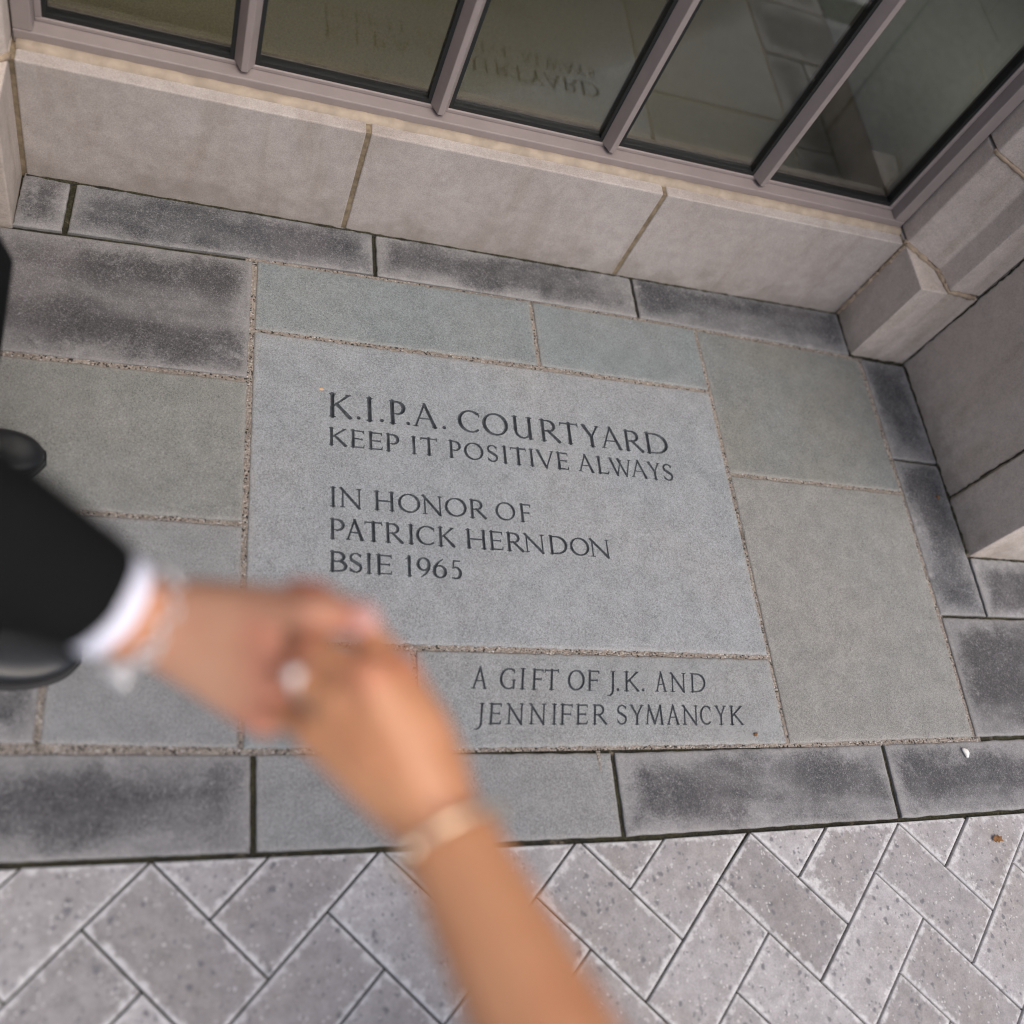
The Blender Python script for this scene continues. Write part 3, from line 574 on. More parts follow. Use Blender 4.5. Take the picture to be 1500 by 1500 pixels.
# ------------------------------------------------------------------ the building
B = thing('stone_building', 'pale limestone building wall with low windows and stepped pilasters round the paved alcove', 'building', (0.676, 1.6, 0))
def coursed(bm, axis_ranges, zs, fixed, axis, bev=0.003, g=0.0022):
    pass
bm = bmesh.new()
for x0, x1 in ((-0.305, 0.33), (0.33, 0.994), (0.994, 1.658)):
    add_box(bm, x0 + 0.0050, x1 - 0.0050, 1.531, 1.60, -0.02, 0.272, 0.003)
bm_obj('wall', bm, M_LIME, B)
bm = bmesh.new(); add_box(bm, -0.31, 1.66, 1.5335, 1.70, -0.02, 0.2695); bm_obj('mortar_core', bm, M_CORE, B)
bm = bmesh.new()                                # tan sealant along the sill under the window frame
add_tube(bm, [(x, 1.572 + random.uniform(-.0006, .0006), 0.2672 + random.uniform(-.0005, .0005)) for x in np.linspace(-0.30, 1.652, 90)], 0.0145, 10, 0.025)
bm_obj('sealant', bm, M_SEAL, B, True)
bm = bmesh.new()                                # wall over the windows
for k, (x0, x1) in enumerate(((-0.31, 0.35), (0.35, 1.01), (1.01, 1.66))):
    for z0, z1 in ((2.3, 2.75), (2.75, 3.2)): add_box(bm, x0 + .003, x1 - .003, 1.531, 1.9, z0 + .003, z1 - .003, 0.003)
bm_obj('lintel', bm, M_LIME, B)
# window: frame, mullions, gasket, pane
W = bpy.data.objects.new('window', None); link(W, B)
bm = bmesh.new()
add_box(bm, -0.306, 1.654, 1.578, 1.66, 0.268, 0.297, 0.0025)
add_box(bm, -0.306, 1.654, 1.578, 1.66, 2.25, 2.29, 0.0025)
for xa, xb in ((1.622, 1.654), (-0.306, -0.274)): add_box(bm, xa, xb, 1.5785, 1.66, 0.297, 2.25, 0.0025)
add_box(bm, -0.274, 1.622, 1.6085, 1.635, 0.297, 0.306, 0.002)
add_box(bm, 1.610, 1.622, 1.6085, 1.635, 0.306, 2.25, 0.002); add_box(bm, -0.274, -0.262, 1.6085, 1.635, 0.306, 2.25, 0.002)
bm_obj('frame', bm, M_FRAME, W)
mull = (1.238, 0.854, 0.470, 0.086)
for x in mull:
    bm = bmesh.new(); add_prism(bm, [(x - 0.006, 1.585), (x + 0.006, 1.585), (x + 0.019, 1.612), (x + 0.019, 1.655), (x - 0.019, 1.655), (x - 0.019, 1.612)], 0.3055, 2.25, 0.0012); bm_obj('mullion', bm, M_FRAME, W)
xs = [-0.262] + sorted(mull) + [1.610]
bm = bmesh.new()
for a, b in zip(xs[:-1], xs[1:]):
    a2 = a + (0.019 if a > -.2 else 0); b2 = b - (0.019 if b < 1.6 else 0)
    add_box(bm, a2, b2, 1.612, 1.632, 0.306, 0.315); add_box(bm, a2, a2 + .008, 1.612, 1.632, 0.315, 2.25); add_box(bm, b2 - .008, b2, 1.612, 1.632, 0.315, 2.25)
bm_obj('gasket', bm, M_GASKET, W)
for a, b in zip(xs[:-1], xs[1:]):
    bm = bmesh.new(); add_box(bm, a + .006, b - .006, 1.618, 1.624, 0.308, 2.25); bm_obj('pane', bm, M_GLASS, W)
# dim room behind the glass
bm = bmesh.new()
for f in (((-.6, 1.72, .02), (3.4, 1.72, .02), (3.4, 4.5, .02), (-.6, 4.5, .02)),): bm.faces.new([bm.verts.new(p) for p in f])
bm_obj('room_floor', bm, M_CARPET, B)
bm = bmesh.new(); bm.faces.new([bm.verts.new(p) for p in ((1.975, 1.72, .026), (3.4, 1.72, .026), (3.4, 4.5, .026), (1.975, 4.5, .026))]); bm_obj('floor_strip', bm, M_FLOOR2, B)
bm = bmesh.new()
for f in (((-.6, 4.5, 0), (3.4, 4.5, 0), (3.4, 4.5, 3), (-.6, 4.5, 3)), ((-.6, 1.7, 0), (-.6, 4.5, 0), (-.6, 4.5, 3), (-.6, 1.7, 3)), ((3.4, 1.7, 0), (3.4, 1.7, 3), (3.4, 4.5, 3), (3.4, 4.5, 0)), ((-.6, 1.66, 3), (3.4, 1.66, 3), (3.4, 4.5, 3), (-.6, 4.5, 3))):
    bm.faces.new([bm.verts.new(p) for p in f])
bm_obj('room_wall', bm, M_ROOM, B)
# stepped pilasters
for mir in (False, True):
    mx = (lambda x: 1.352 - x) if mir else (lambda x: x)
    def poly(pl): 
        q = [(mx(x), y) for x, y in pl]; return q[::-1] if mir else q
    P = bpy.data.objects.new('pilaster', None); link(P, B)
    bm = bmesh.new(); add_prism(bm, poly([(1.661, 1.394), (1.8345, 1.394), (1.8345, 1.66), (1.661, 1.66)]), -0.02, 0.272, 0.003); bm_obj('plinth', bm, M_LIME2, P)
    sh = [(1.6615, 1.533), (1.733, 1.461), (1.741, 1.3975), (1.8345, 1.3975), (1.8345, 1.66), (1.6615, 1.66)]
    bm = bmesh.new(); add_prism(bm, poly(sh), 0.278, 0.563, 0.0035); add_prism(bm, poly(sh), 0.570, 1.30, 0.0035); add_prism(bm, poly(sh), 1.307, 3.2, 0.0035); bm_obj('shaft', bm, M_LIME2, P)
    bm = bmesh.new(); line = [(1.6625, 1.540), (1.664, 1.531), (1.698, 1.496), (1.733, 1.460), (1.738, 1.425), (1.742, 1.397), (1.79, 1.3955), (1.832, 1.396)]
    pts = []
    for (xa, ya), (xb, yb) in zip(line[:-1], line[1:]):
        for f in np.linspace(0, 1, 7)[:-1]: pts.append((mx(xa + (xb - xa) * f + random.uniform(-.0016, .0016)), ya + (yb - ya) * f + random.uniform(-.0016, .0016), 0.2745 + random.uniform(-.002, .002)))
    add_tube(bm, pts, 0.0062, 7, 0.35); bm_obj('pointing', bm, M_TAN, P, True); bm = bmesh.new()
    add_tube(bm, [(p[0], p[1] + .002, 0.5665) for p in pts], 0.0052, 7, 0.2); bm_obj('pointing', bm, M_TAN, P, True)
    # side pier in coursed blocks
    bm = bmesh.new(); zc = [0, 0.57, 1.14, 1.71, 2.28, 3.2]
    for c in range(5):
        ys = (0.825, 0.984, 1.66) if c % 2 == 0 else (0.825, 1.20, 1.66)
        for k, (ya, yb) in enumerate(zip(ys[:-1], ys[1:])):
            xe = (2.28 if c % 2 == 0 else 2.12) if k == 0 else 2.9
            xa, xb = sorted((mx(1.838), mx(xe))); add_box(bm, xa, xb, ya + (.0026 if k else 0), yb - .0026, (zc[c] + .0026) if c else -0.02, zc[c + 1] - .0026, 0.003)
        xa, xb = sorted((mx(xe if False else (2.2852 if c % 2 == 0 else 2.1252)), mx(2.9))); add_box(bm, xa, xb, 0.825, ys[1] - .0026, (zc[c] + .0026) if c else -0.02, zc[c + 1] - .0026, 0.003)
    bm_obj('pier', bm, M_LIME2, B)
    bm = bmesh.new(); xa, xb = sorted((mx(1.8405), mx(2.89))); add_box(bm, xa, xb, 0.8275, 1.65, -0.02, 3.19); bm_obj('mortar_core', bm, M_TAN, B)
# mossy crust in the crease where the wall meets the border slabs
bm = bmesh.new()
add_tube(bm, [(x, 1.5292 + random.uniform(-.0008, .0008), -0.0006 + random.uniform(-.0007, .0007)) for x in np.linspace(-0.30, 1.655, 160)], 0.0029, 6, 0.3)
bm_obj('crust', bm, M_SOIL, B)
def crust(pts, r=0.0034, step=0.012, mat=M_SOIL, name='crust', par=B):
    bm = bmesh.new(); q = []
    for a, c in zip(pts[:-1], pts[1:]):
        a, c = Vector(a), Vector(c); n = max(2, int((c - a).length / step))
        for i in range(n): q.append(a.lerp(c, i / n) + Vector((random.uniform(-.0018, .0018), random.uniform(-.0018, .0018), random.uniform(-.002, .002))))
    q.append(Vector(pts[-1])); add_tube(bm, q, r, 6, 0.5); bm_obj(name, bm, mat, par)
crust([(1.6595, 1.528, -.001), (1.6595, 1.393, -.001), (1.8355, 1.391, -.001)]); crust([(1.8362, 1.388, -.001), (1.8362, 0.824, -.001), (2.4, 0.8235, -.001)], 0.0038)
crust([(1.6600, 1.5300, 0.0), (1.6600, 1.5300, 0.27)], 0.0055, 0.008, M_TAN, 'pointing'); crust([(1.8365, 1.3935, 0.0), (1.8365, 1.3965, 1.3)], 0.0024, 0.01, M_SOIL, 'joint_line')
crust([(1.8375, 0.9853, 0.0), (1.8375, 0.9853, 0.57)], 0.0022, 0.01, M_SOIL, 'joint_line')
# ------------------------------------------------------------------ small litter
def pebble(name, label, cat, loc, r, sc, mat, rz=0.0):
    bm = bmesh.new(); bmesh.ops.create_icosphere(bm, subdivisions=3, radius=1.0)
    m = Matrix.Rotation(rz, 3, 'Z')
    for v in bm.verts:
        k = 1 + 0.22 * math.sin(3 * v.co.x + loc[0] * 50) * math.cos(4 * v.co.y) + random.uniform(-.05, .05)
        p = m @ Vector((v.co.x * r * sc[0] * k, v.co.y * r * sc[1] * k, max(v.co.z, -0.6) * r * sc[2])); v.co = p + Vector(loc)
    tag(bm_obj(name, bm, mat, None, True, loc), label, cat)
M_CHIP = m_simple('white_stone_chip', (0.72, 0.70, 0.66), 0.9, 0.2, 0, 0.1, 300, 0.4)
M_LEAF = m_simple('brown_dry_leaf', (0.17, 0.085, 0.035), 0.9, 0.2, 0, 0.3, 200, 0.4)
pebble('stone_chip', 'small white stone chip lying on the stained edging slab', 'stone chip', (1.641, 0.355, 0.004), 0.0085, (0.75, 1.25, 0.6), M_CHIP, 0.35)
pebble('dry_bud', 'tiny brown dry bud on the slab below the letters CYK', 'dry bud', (1.126, 0.399, 0.002), 0.0042, (1.1, 0.8, 0.6), M_LEAF, 0.6)
pebble('paint_fleck', 'tiny orange fleck on the inscribed slab above the first letter K', 'fleck', (0.2795, 1.098, 0.0012), 0.004, (1.2, 0.7, 0.25), m_simple('orange_fleck', (0.62, 0.38, 0.20), 0.8), 0.1)
pebble('dry_bud', 'dark brown bud on the border slab at the foot of the side pier', 'dry bud', (1.80, 0.985, 0.002), 0.005, (0.7, 1.2, 0.5), M_LEAF, 0.2)
# crumpled dry leaf on the pavers
bm = bmesh.new(); lc = Vector((1.655, 0.178, 0.003))
out = [(-0.013, 0.0), (-0.008, 0.006), (-0.003, 0.004), (0.001, 0.009), (0.004, 0.004), (0.011, 0.004), (0.008, -0.001), (0.012, -0.006), (0.003, -0.005), (0.0, -0.010), (-0.004, -0.005), (-0.009, -0.006)]
ctr = bm.verts.new(lc + Vector((0, 0, 0.004))); rim = [bm.verts.new(lc + Vector((x, y, random.uniform(0, 0.004)))) for x, y in out]
for i in range(len(rim)): bm.faces.new((ctr, rim[i], rim[(i + 1) % len(rim)]))
ex = bmesh.ops.extrude_face_region(bm, geom=bm.faces[:])
for v in [g for g in ex['geom'] if isinstance(g, bmesh.types.BMVert)]: v.co.z += 0.0006
tag(bm_obj('dry_leaf', bm, M_LEAF, None, False, tuple(lc)), 'crumpled brown dry leaf on the concrete pavers', 'leaf')

# ------------------------------------------------------------------ figures
def basis(zdir, up):
    z = Vector(zdir).normalized(); x = Vector(up).cross(z)
    x = x.normalized() if x.length > 1e-5 else z.orthogonal().normalized(); return x, z.cross(x), z
class Body:
    """round-ended tapering segments, welded to one skin by a voxel remesh"""
    def __init__(s): s.bm = bmesh.new()
    def ball(s, c, r, ax=None, n=2):
        """list of points on an ellipsoid with radii r = (rx, ry, rz) in axes ax"""
        t = bmesh.new(); bmesh.ops.create_icosphere(t, subdivisions=n, radius=1.0); r = (r, r, r) if isinstance(r, (int, float)) else r
        X, Y, Z = ax if ax else (Vector((1, 0, 0)), Vector((0, 1, 0)), Vector((0, 0, 1)))
        pts = [Vector(c) + X * v.co.x * r[0] + Y * v.co.y * r[1] + Z * v.co.z * r[2] for v in t.verts]; t.free(); return pts
    def hull(s, pts):
        vs = [s.bm.verts.new(p) for p in pts]; g = bmesh.ops.convex_hull(s.bm, input=vs)
        dead = [v for v in vs if v.is_valid and not v.link_faces]
        bmesh.ops.delete(s.bm, geom=dead, context='VERTS')
    def seg(s, *balls): s.hull([p for b in balls for p in b])
    def limb(s, pts, rad, ax=None):
        for i in range(len(pts) - 1): s.seg(s.ball(pts[i], rad[i], ax), s.ball(pts[i + 1], rad[i + 1], ax))
    def build(s, name, mat, parent, voxel, smooth=4, factor=0.5, flush=None):
        bmesh.ops.recalc_face_normals(s.bm, faces=s.bm.faces[:])
        me = bpy.data.meshes.new(name); s.bm.to_mesh(me); s.bm.free(); tmp = bpy.data.objects.new(name, me); S.collection.objects.link(tmp)
        m = tmp.modifiers.new('r', 'REMESH'); m.mode = 'VOXEL'; m.voxel_size = voxel; m.use_smooth_shade = True
        if smooth: k = tmp.modifiers.new('s', 'SMOOTH'); k.iterations = smooth; k.factor = factor
        dg = bpy.context.evaluated_depsgraph_get(); new = bpy.data.meshes.new_from_object(tmp.evaluated_get(dg)); bpy.data.objects.remove(tmp)
        if flush:
            co = np.empty(len(new.vertices) * 3, np.float32); new.vertices.foreach_get('co', co); co = co.reshape(-1, 3); fl = np.zeros(len(co), np.float32)
            for p, r in flush: fl = np.maximum(fl, np.exp(-((co - np.array(p, np.float32)) ** 2).sum(1) / (r * r)))
            new.attributes.new('flush', 'FLOAT', 'POINT').data.foreach_set('value', fl)
        off = Vector((0, 0, 0)); q = parent
        while q is not None: off += q.location; q = q.parent
        new.transform(Matrix.Translation(-off)); new.name = name; new.materials.clear(); new.materials.append(mat)
        return link(bpy.data.objects.new(name, new), parent)
def V(*a): return Vector(a)

# ---- the man: black suit, standing at the side, right hand held out
HM = {k: Vector(v) for k, v in {'wrist':(0.0003,0.2423,0.9393),'palmc':(0.0365,0.2202,0.9702),'mcp_i':(0.0713,0.2155,1.0159),'mcp_m':(0.0744,0.1938,1.0140),'mcp_r':(0.0771,0.1778,1.0077),'mcp_p':(0.0714,0.1673,0.9877),'pip_i':(0.1008,0.2205,0.9873),'pip_m':(0.1029,0.2042,0.9794),'pip_r':(0.0985,0.1891,0.9671),'pip_p':(0.0851,0.1772,0.9480),'dip_i':(0.0995,0.2387,0.9361),'dip_m':(0.0988,0.2220,0.9245),'dip_r':(0.0906,0.2098,0.9146),'dip_p':(0.0776,0.1974,0.9050),'tip_i':(0.0822,0.2441,0.9198),'tip_m':(0.0811,0.2287,0.9111),'tip_r':(0.0749,0.2183,0.9030),'tip_p':(0.0660,0.2066,0.8991),'thm0':(0.0207,0.2502,0.9556),'thm1':(0.0644,0.2307,1.0115),'thm2':(0.0922,0.2129,1.0521),'thm3':(0.1160,0.2046,1.0671)}.items()}
man = thing('person', 'man in a black suit, white cuff and black shoes, standing with his hand held out', 'person', (-0.33, 0.62, 0))
b = Body()
view = (Vector((0, 0, 1.6)) - HM['palmc']).normalized()
shoulder, elbow, wrist = V(-0.31, 0.385, 1.38), V(-0.187, 0.285, 1.105), HM['wrist']
fa = (wrist - elbow).normalized()
b.limb([shoulder, elbow], [0.052, 0.042]); 
axw = basis(fa, view)                                   # x across the wrist as seen, y towards the viewer
b.seg(b.ball(elbow, 0.042), b.ball(elbow.lerp(wrist, 0.55), 0.036)); b.seg(b.ball(elbow.lerp(wrist, 0.55), 0.036), b.ball(wrist, (0.029, 0.021, 0.02), axw))
for k, rr in (('mcp_i', 0.0145), ('mcp_m', 0.0150), ('mcp_r', 0.0145), ('mcp_p', 0.0135)):
    b.seg(b.ball(wrist, (0.024, 0.019, 0.02), axw), b.ball(HM['palmc'], 0.017), b.ball(HM[k], rr))
b.hull([p for k in ('mcp_i', 'mcp_m', 'mcp_r', 'mcp_p') for p in b.ball(HM[k], 0.0125)] + b.ball(HM['palmc'], 0.019))
for f, r in (('i', 0.0105), ('m', 0.011), ('r', 0.0105), ('p', 0.0092)):
    b.limb([HM['mcp_' + f], HM['pip_' + f], HM['dip_' + f], HM['tip_' + f]], [r * 1.22, r * 1.02, r * 0.9, r * 0.78])
b.limb([HM['thm0'], HM['thm1'], HM['thm2'], HM['thm3']], [0.022, 0.0165, 0.0132, 0.0108])
b.seg(b.ball(HM['thm0'], 0.018), b.ball(HM['thm1'], 0.0135), b.ball(HM['mcp_i'], 0.012))
# trunk, head, other arm, legs
cx, cy = -0.33, 0.60
b.seg(b.ball((cx, cy, 0.93), (0.11, 0.16, 0.09)), b.ball((cx, cy, 1.15), (0.105, 0.15, 0.1))); b.seg(b.ball((cx, cy, 1.15), (0.105, 0.15, 0.1)), b.ball((cx - .01, cy, 1.36), (0.105, 0.17, 0.08)))
b.seg(b.ball((cx - .01, cy, 1.40), (0.06, 0.19, 0.045)), b.ball(shoulder, 0.055)); b.seg(b.ball((cx - .01, cy, 1.40), (0.06, 0.15, 0.045)), b.ball((cx, cy + .215, 1.38), 0.055))
b.seg(b.ball((cx, cy, 1.42), 0.058), b.ball((cx + .02, cy, 1.54), 0.054))
hc = V(cx + 0.045, cy - 0.005, 1.64)
b.seg(b.ball(hc + V(-.015, 0, .03), (0.095, 0.077, 0.09)), b.ball(hc + V(.035, 0, -.07), (0.045, 0.05, 0.04)))
b.seg(b.ball(hc + V(.078, 0, .02), .012), b.ball(hc + V(.098, 0, -.022), .014)); b.seg(b.ball(hc + V(.066, .02, -.058), .010), b.ball(hc + V(.070, -.02, -.058), .010))
for sy in (1, -1):
    b.seg(b.ball(hc + V(-.005, sy * .078, .01), (.014, .008, .026)), b.ball(hc + V(0, sy * .074, -.02), (.009, .007, .012))); b.seg(b.ball(hc + V(.074, sy * .033, .028), (.012, .018, .010)), b.ball(hc + V(.070, sy * .03, .022), (.012, .014, .010)))
le, lw_ = V(cx - .03, cy + .26, 1.10), V(cx + .03, cy + .27, 0.86)
b.limb([V(cx, cy + .215, 1.38), le, lw_], [0.05, 0.04, 0.028]); b.seg(b.ball(lw_, (.022, .02, .02)), b.ball(lw_ + V(.02, 0, -.09), (.040, .014, .03)))
for k, dx in enumerate((-.022, 0, .022, .042)):
    b.limb([lw_ + V(dx, 0, -.10), lw_ + V(dx + .012, -.004, -.145), lw_ + V(dx + .008, -.018, -.175)], [.0105, .0095, .008])
b.limb([lw_ + V(.045, -.006, -.05), lw_ + V(.075, -.012, -.085), lw_ + V(.078, -.018, -.115)], [.013, .0105, .0085])
HIPL, KNL, ANL = V(cx, 0.70, 0.90), V(-0.285, 0.875, 0.50), V(-0.405, 0.885, 0.09)
HIPR, KNR, ANR = V(cx, 0.51, 0.90), V(-0.305, 0.535, 0.49), V(-0.335, 0.545, 0.09)
for h, k, a in ((HIPL, KNL, ANL), (HIPR, KNR, ANR)): b.limb([h, k, a, a + V(0.05, 0, -0.048)], [0.085, 0.055, 0.034, 0.022])
b.build('body', M_SKIN_M, man, 0.0026, 4, 0.5, [(HM[k], 0.016) for k in ('thm3', 'mcp_i', 'mcp_m', 'mcp_r', 'mcp_p')] + [(HM['thm2'], 0.012)])
# thumb nail
td = (HM['thm3'] - HM['thm2']).normalized(); ax = basis(td, view)
bm = bmesh.new(); bmesh.ops.create_icosphere(bm, subdivisions=3, radius=1.0); c0 = HM['thm3'] + view * 0.0088 - td * 0.001
for v in bm.verts: v.co = c0 + ax[0] * v.co.x * 0.0082 + ax[1] * v.co.y * 0.0026 + ax[2] * v.co.z * 0.0098
bm_obj('thumbnail', bm, M_NAIL, man, True)
# hair
h = Body(); h.seg(h.ball(hc + V(-.03, 0, .05), (.095, .083, .085)), h.ball(hc + V(.02, 0, .085), (.06, .065, .045))); h.seg(h.ball(hc + V(-.05, 0, .03), (.07, .08, .07)), h.ball(hc + V(-.06, 0, -.04), (.04, .06, .04))); h.build('hair', M_HAIR, man, 0.006, 2)
# jacket with both sleeves
j = Body()
j.seg(j.ball((cx, cy, 0.80), (0.135, 0.20, 0.03)), j.ball((cx, cy, 1.12), (0.125, 0.172, 0.06))); j.seg(j.ball((cx, cy, 1.12), (0.125, 0.172, 0.06)), j.ball((cx - .01, cy, 1.34), (0.128, 0.19, 0.09)))
j.seg(j.ball((cx - .01, cy, 1.40), (0.075, 0.19, 0.05)), j.ball(shoulder, 0.072)); j.seg(j.ball((cx - .01, cy, 1.40), (0.075, 0.16, 0.05)), j.ball((cx, cy + .215, 1.38), 0.072))
j.seg(j.ball((cx - .02, cy, 1.44), (.065, .075, .03)), j.ball((cx - .01, cy, 1.40), (.08, .15, .04)))
j.limb([V(cx, cy + .215, 1.38), le, lw_ + V(0, 0, .03)], [0.07, 0.062, 0.048])
cuff = V(-0.0284, 0.2570, 0.9148) ; cuff = wrist - fa * 0.050
ad = basis(fa, view); 
def disc(c, rx, ry, n=28): return [c + ad[0] * math.cos(2 * math.pi * i / n) * rx + ad[1] * math.sin(2 * math.pi * i / n) * ry for i in range(n)]
s1 = wrist - fa * 0.135
j.hull(disc(cuff, 0.0385, 0.034) + disc(cuff - fa * 0.004, 0.0405, 0.036) + disc(s1, 0.050, 0.046)); j.seg(j.ball(s1, (0.050, 0.046, .03), ad), j.ball(elbow, 0.060)); j.limb([elbow, shoulder], [0.060, 0.072])
j.build('jacket', M_SUIT, man, 0.0045, 3)
# shirt cuff
k = Body(); k.hull(disc(cuff - fa * 0.03, 0.036, 0.031) + disc(cuff + fa * 0.0170, 0.0355, 0.030)); k.build('shirt_cuff', M_SHIRT, man, 0.0022, 2)
k = Body(); k.seg(k.ball((cx + .015, cy, 1.445), (.066, .066, .02)), k.ball((cx + .02, cy, 1.475), (.064, .064, .012))); k.build('shirt_collar', M_SHIRT, man, 0.006, 2)
# trousers
t = Body(); t.seg(t.ball((cx, cy, 1.0), (0.125, 0.165, 0.05)), t.ball((cx, cy, 0.88), (0.135, 0.18, 0.07)))
for hh, kk, aa in ((HIPL, KNL, ANL), (HIPR, KNR, ANR)):
    mid = kk.lerp(aa, 0.5) + V(.03, 0, 0); t.limb([hh, kk, mid], [0.108, 0.086, 0.082])
    n = 26; ring = lambda c, rx, ry, z: [V(c.x + rx * math.cos(2 * math.pi * i / n), c.y + ry * math.sin(2 * math.pi * i / n), z) for i in range(n)]
    t.hull(t.ball(mid, 0.082) + ring(aa + V(.012, 0, 0), 0.112, 0.098, 0.062 + .02))
t.build('trousers', M_SUIT, man, 0.006, 3)
# shoes
def shoe(toe, heel, width, side):
    toe, heel = V(*toe, 0), V(*heel, 0); d = (toe - heel); L = d.length; d.normalize(); n = V(-d.y, d.x, 0)
    prof = [(0.0, .030, .034, .06), (0.03, .034, .034, .075), (0.12, .034, .033, .085), (0.30, .034, .034, .080), (0.45, .040, .037, .068), (0.60, .047, .043, .055), (0.74, .049, .047, .047), (0.86, .043, .043, .042), (0.94, .033, .033, .036), (0.985, .019, .019, .028), (1.0, .008, .008, .022)]
    k = width / 0.098
    def section(f, a, c, z0, z1, infl, m=20):
        o = heel + d * (f * L); pts = []
        for i in range(m):
            th = 2 * math.pi * i / m; w = (a if math.sin(th) * side > 0 else c) * k + infl
            cz = math.cos(th); pts.append(o + n * (math.copysign(abs(math.sin(th)) ** 0.72, math.sin(th)) * w) + V(0, 0, (z0 + z1) / 2 + math.copysign(abs(cz) ** 0.8, cz) * (z1 - z0) / 2))
        return pts
    def loft(secs, name, mat, parent):
        vs = [p for s_ in secs for p in s_]; m = len(secs[0]); fsx = []
        for i in range(len(secs) - 1):
            for q in range(m): fsx.append((i * m + q, i * m + (q + 1) % m, (i + 1) * m + (q + 1) % m, (i + 1) * m + q))
        fsx.append(tuple(range(m))); fsx.append(tuple((len(secs) - 1) * m + q for q in reversed(range(m))))
        ob = mesh_obj(name, vs, fsx, mat, parent, True); md = ob.modifiers.new('sub', 'SUBSURF'); md.levels = 1; md.render_levels = 2; return ob
    up = loft([section(f, a, c, 0.010, z, 0.0) for f, a, c, z in prof], 'shoe', M_LEATHER, man)
    loft([section(f if f < .99 else 1.012, a, c, 0.0003, 0.0115, 0.0045) for f, a, c, z in prof], 'sole', M_SOLE, up)
shoe((-0.197, 0.887), (-0.485, 0.852), 0.098, 1); shoe((-0.108, 0.535), (-0.398, 0.520), 0.100, -1)
# silver chain bracelet with a hanging bead
bm = bmesh.new(); bc = wrist - fa * 0.014; N = 22
for i in range(N):
    a = 2 * math.pi * i / N; rad = ad[0] * math.cos(a) * 0.0365 + ad[1] * math.sin(a) * 0.0335; tang = (-ad[0] * math.sin(a) * 0.0325 + ad[1] * math.cos(a) * 0.0255).normalized()
    nrm = rad.normalized() if i % 2 else (rad.normalized() * 0.4 + fa * 0.9); add_torus(bm, bc + rad, nrm, 0.0056, 0.0017, 14, 6)
br = bm_obj('bracelet', bm, M_SILVER, man, True)
bm = bmesh.new(); bd = V(-0.0170, 0.2085, 0.9300); bmesh.ops.create_icosphere(bm, subdivisions=3, radius=0.0065)
for v in bm.verts: v.co += bd
bm_obj('bead', bm, M_SILVER, br, True)

# ---- the woman: bare arm, ring and bangle
HF = {k: Vector(v) for k, v in {'wrist':(0.1626,0.0886,1.0485),'mcp_i':(0.1376,0.1720,1.0670),'mcp_m':(0.1168,0.1671,1.0776),'mcp_r':(0.1030,0.1595,1.0569),'mcp_p':(0.0914,0.1472,1.0311),'pip_i':(0.1142,0.2082,1.0562),'dip_i':(0.0933,0.2322,1.0387),'tip_i':(0.0814,0.2390,1.0277),'pip_m':(0.0881,0.1919,1.0524),'pip_r':(0.0766,0.1800,1.0353),'pip_p':(0.0728,0.1668,1.0098),'th0':(0.1663,0.1181,1.0465),'th1':(0.1623,0.1492,1.0373),'th2':(0.1499,0.1836,1.0240),'th3':(0.1335,0.2124,1.0060)}.items()}
for f, q1, q2 in (('m', (0.0757,0.2149,0.9920), (0.0615,0.2260,0.9595)), ('r', (0.0665,0.2012,0.9725), (0.0547,0.2137,0.9405)), ('p', (0.0648,0.1906,0.9504), (0.0537,0.2019,0.9314))):
    p = HF['pip_' + f]; HF['dip_' + f] = p + (Vector(q1) - p).normalized() * 0.030; HF['tip_' + f] = HF['dip_' + f] + (Vector(q2) - Vector(q1)).normalized() * 0.021
woman = thing('person', 'woman with a bare tanned arm, ring and gold bangle giving her hand to the man', 'person', (0.53, -0.36, 0))
b = Body(); wr, el, sh = HF['wrist'], V(0.241, -0.130, 1.107), V(0.355, -0.325, 1.325); view2 = (Vector((0, 0, 1.6)) - wr).normalized()
fb = (wr - el).normalized(); axf = basis(fb, view2)
b.limb([sh, el], [0.045, 0.038]); b.seg(b.ball(el, 0.038), b.ball(el.lerp(wr, 0.35), (0.039, 0.036, .03), axf)); b.seg(b.ball(el.lerp(wr, 0.35), (0.039, 0.036, .03), axf), b.ball(wr - fb * 0.012, (0.0285, 0.0205, 0.018), axf))
hd = (HF['mcp_m'] - wr).normalized(); axh = basis(hd, view2)
for kx, rr in (('mcp_i', 0.0118), ('mcp_m', 0.0122), ('mcp_r', 0.0118), ('mcp_p', 0.0112)):
    b.seg(b.ball(wr, (0.0265, 0.0175, 0.018), axh), b.ball(HF[kx], rr))
for kx in ('mcp_i', 'mcp_m', 'mcp_r', 'mcp_p'): b.seg(b.ball(HF[kx] + view2 * 0.0035, 0.0092), b.ball(wr.lerp(HF[kx], 0.55) + view2 * 0.006, 0.006))
b.hull([p for kx in ('mcp_i', 'mcp_m', 'mcp_r', 'mcp_p') for p in b.ball(HF[kx], 0.0098)] + b.ball(wr.lerp(HF['mcp_m'], .5), (.03, .012, .01), axh))
for f, r in (('i', 0.0088), ('m', 0.0092), ('r', 0.0088), ('p', 0.0078)):
    b.limb([HF['mcp_' + f], HF['pip_' + f], HF['dip_' + f], HF['tip_' + f]], [r * 1.25, r * 1.04, r * 0.92, r * 0.75])
b.limb([HF['th0'], HF['th1'], HF['th2'], HF['th3']], [0.0165, 0.0135, 0.0105, 0.008]); b.seg(b.ball(HF['th1'], 0.0125), b.ball(HF['mcp_i'], 0.0085), b.ball(HF['th0'], 0.014))
wx, wy = 0.53, -0.36
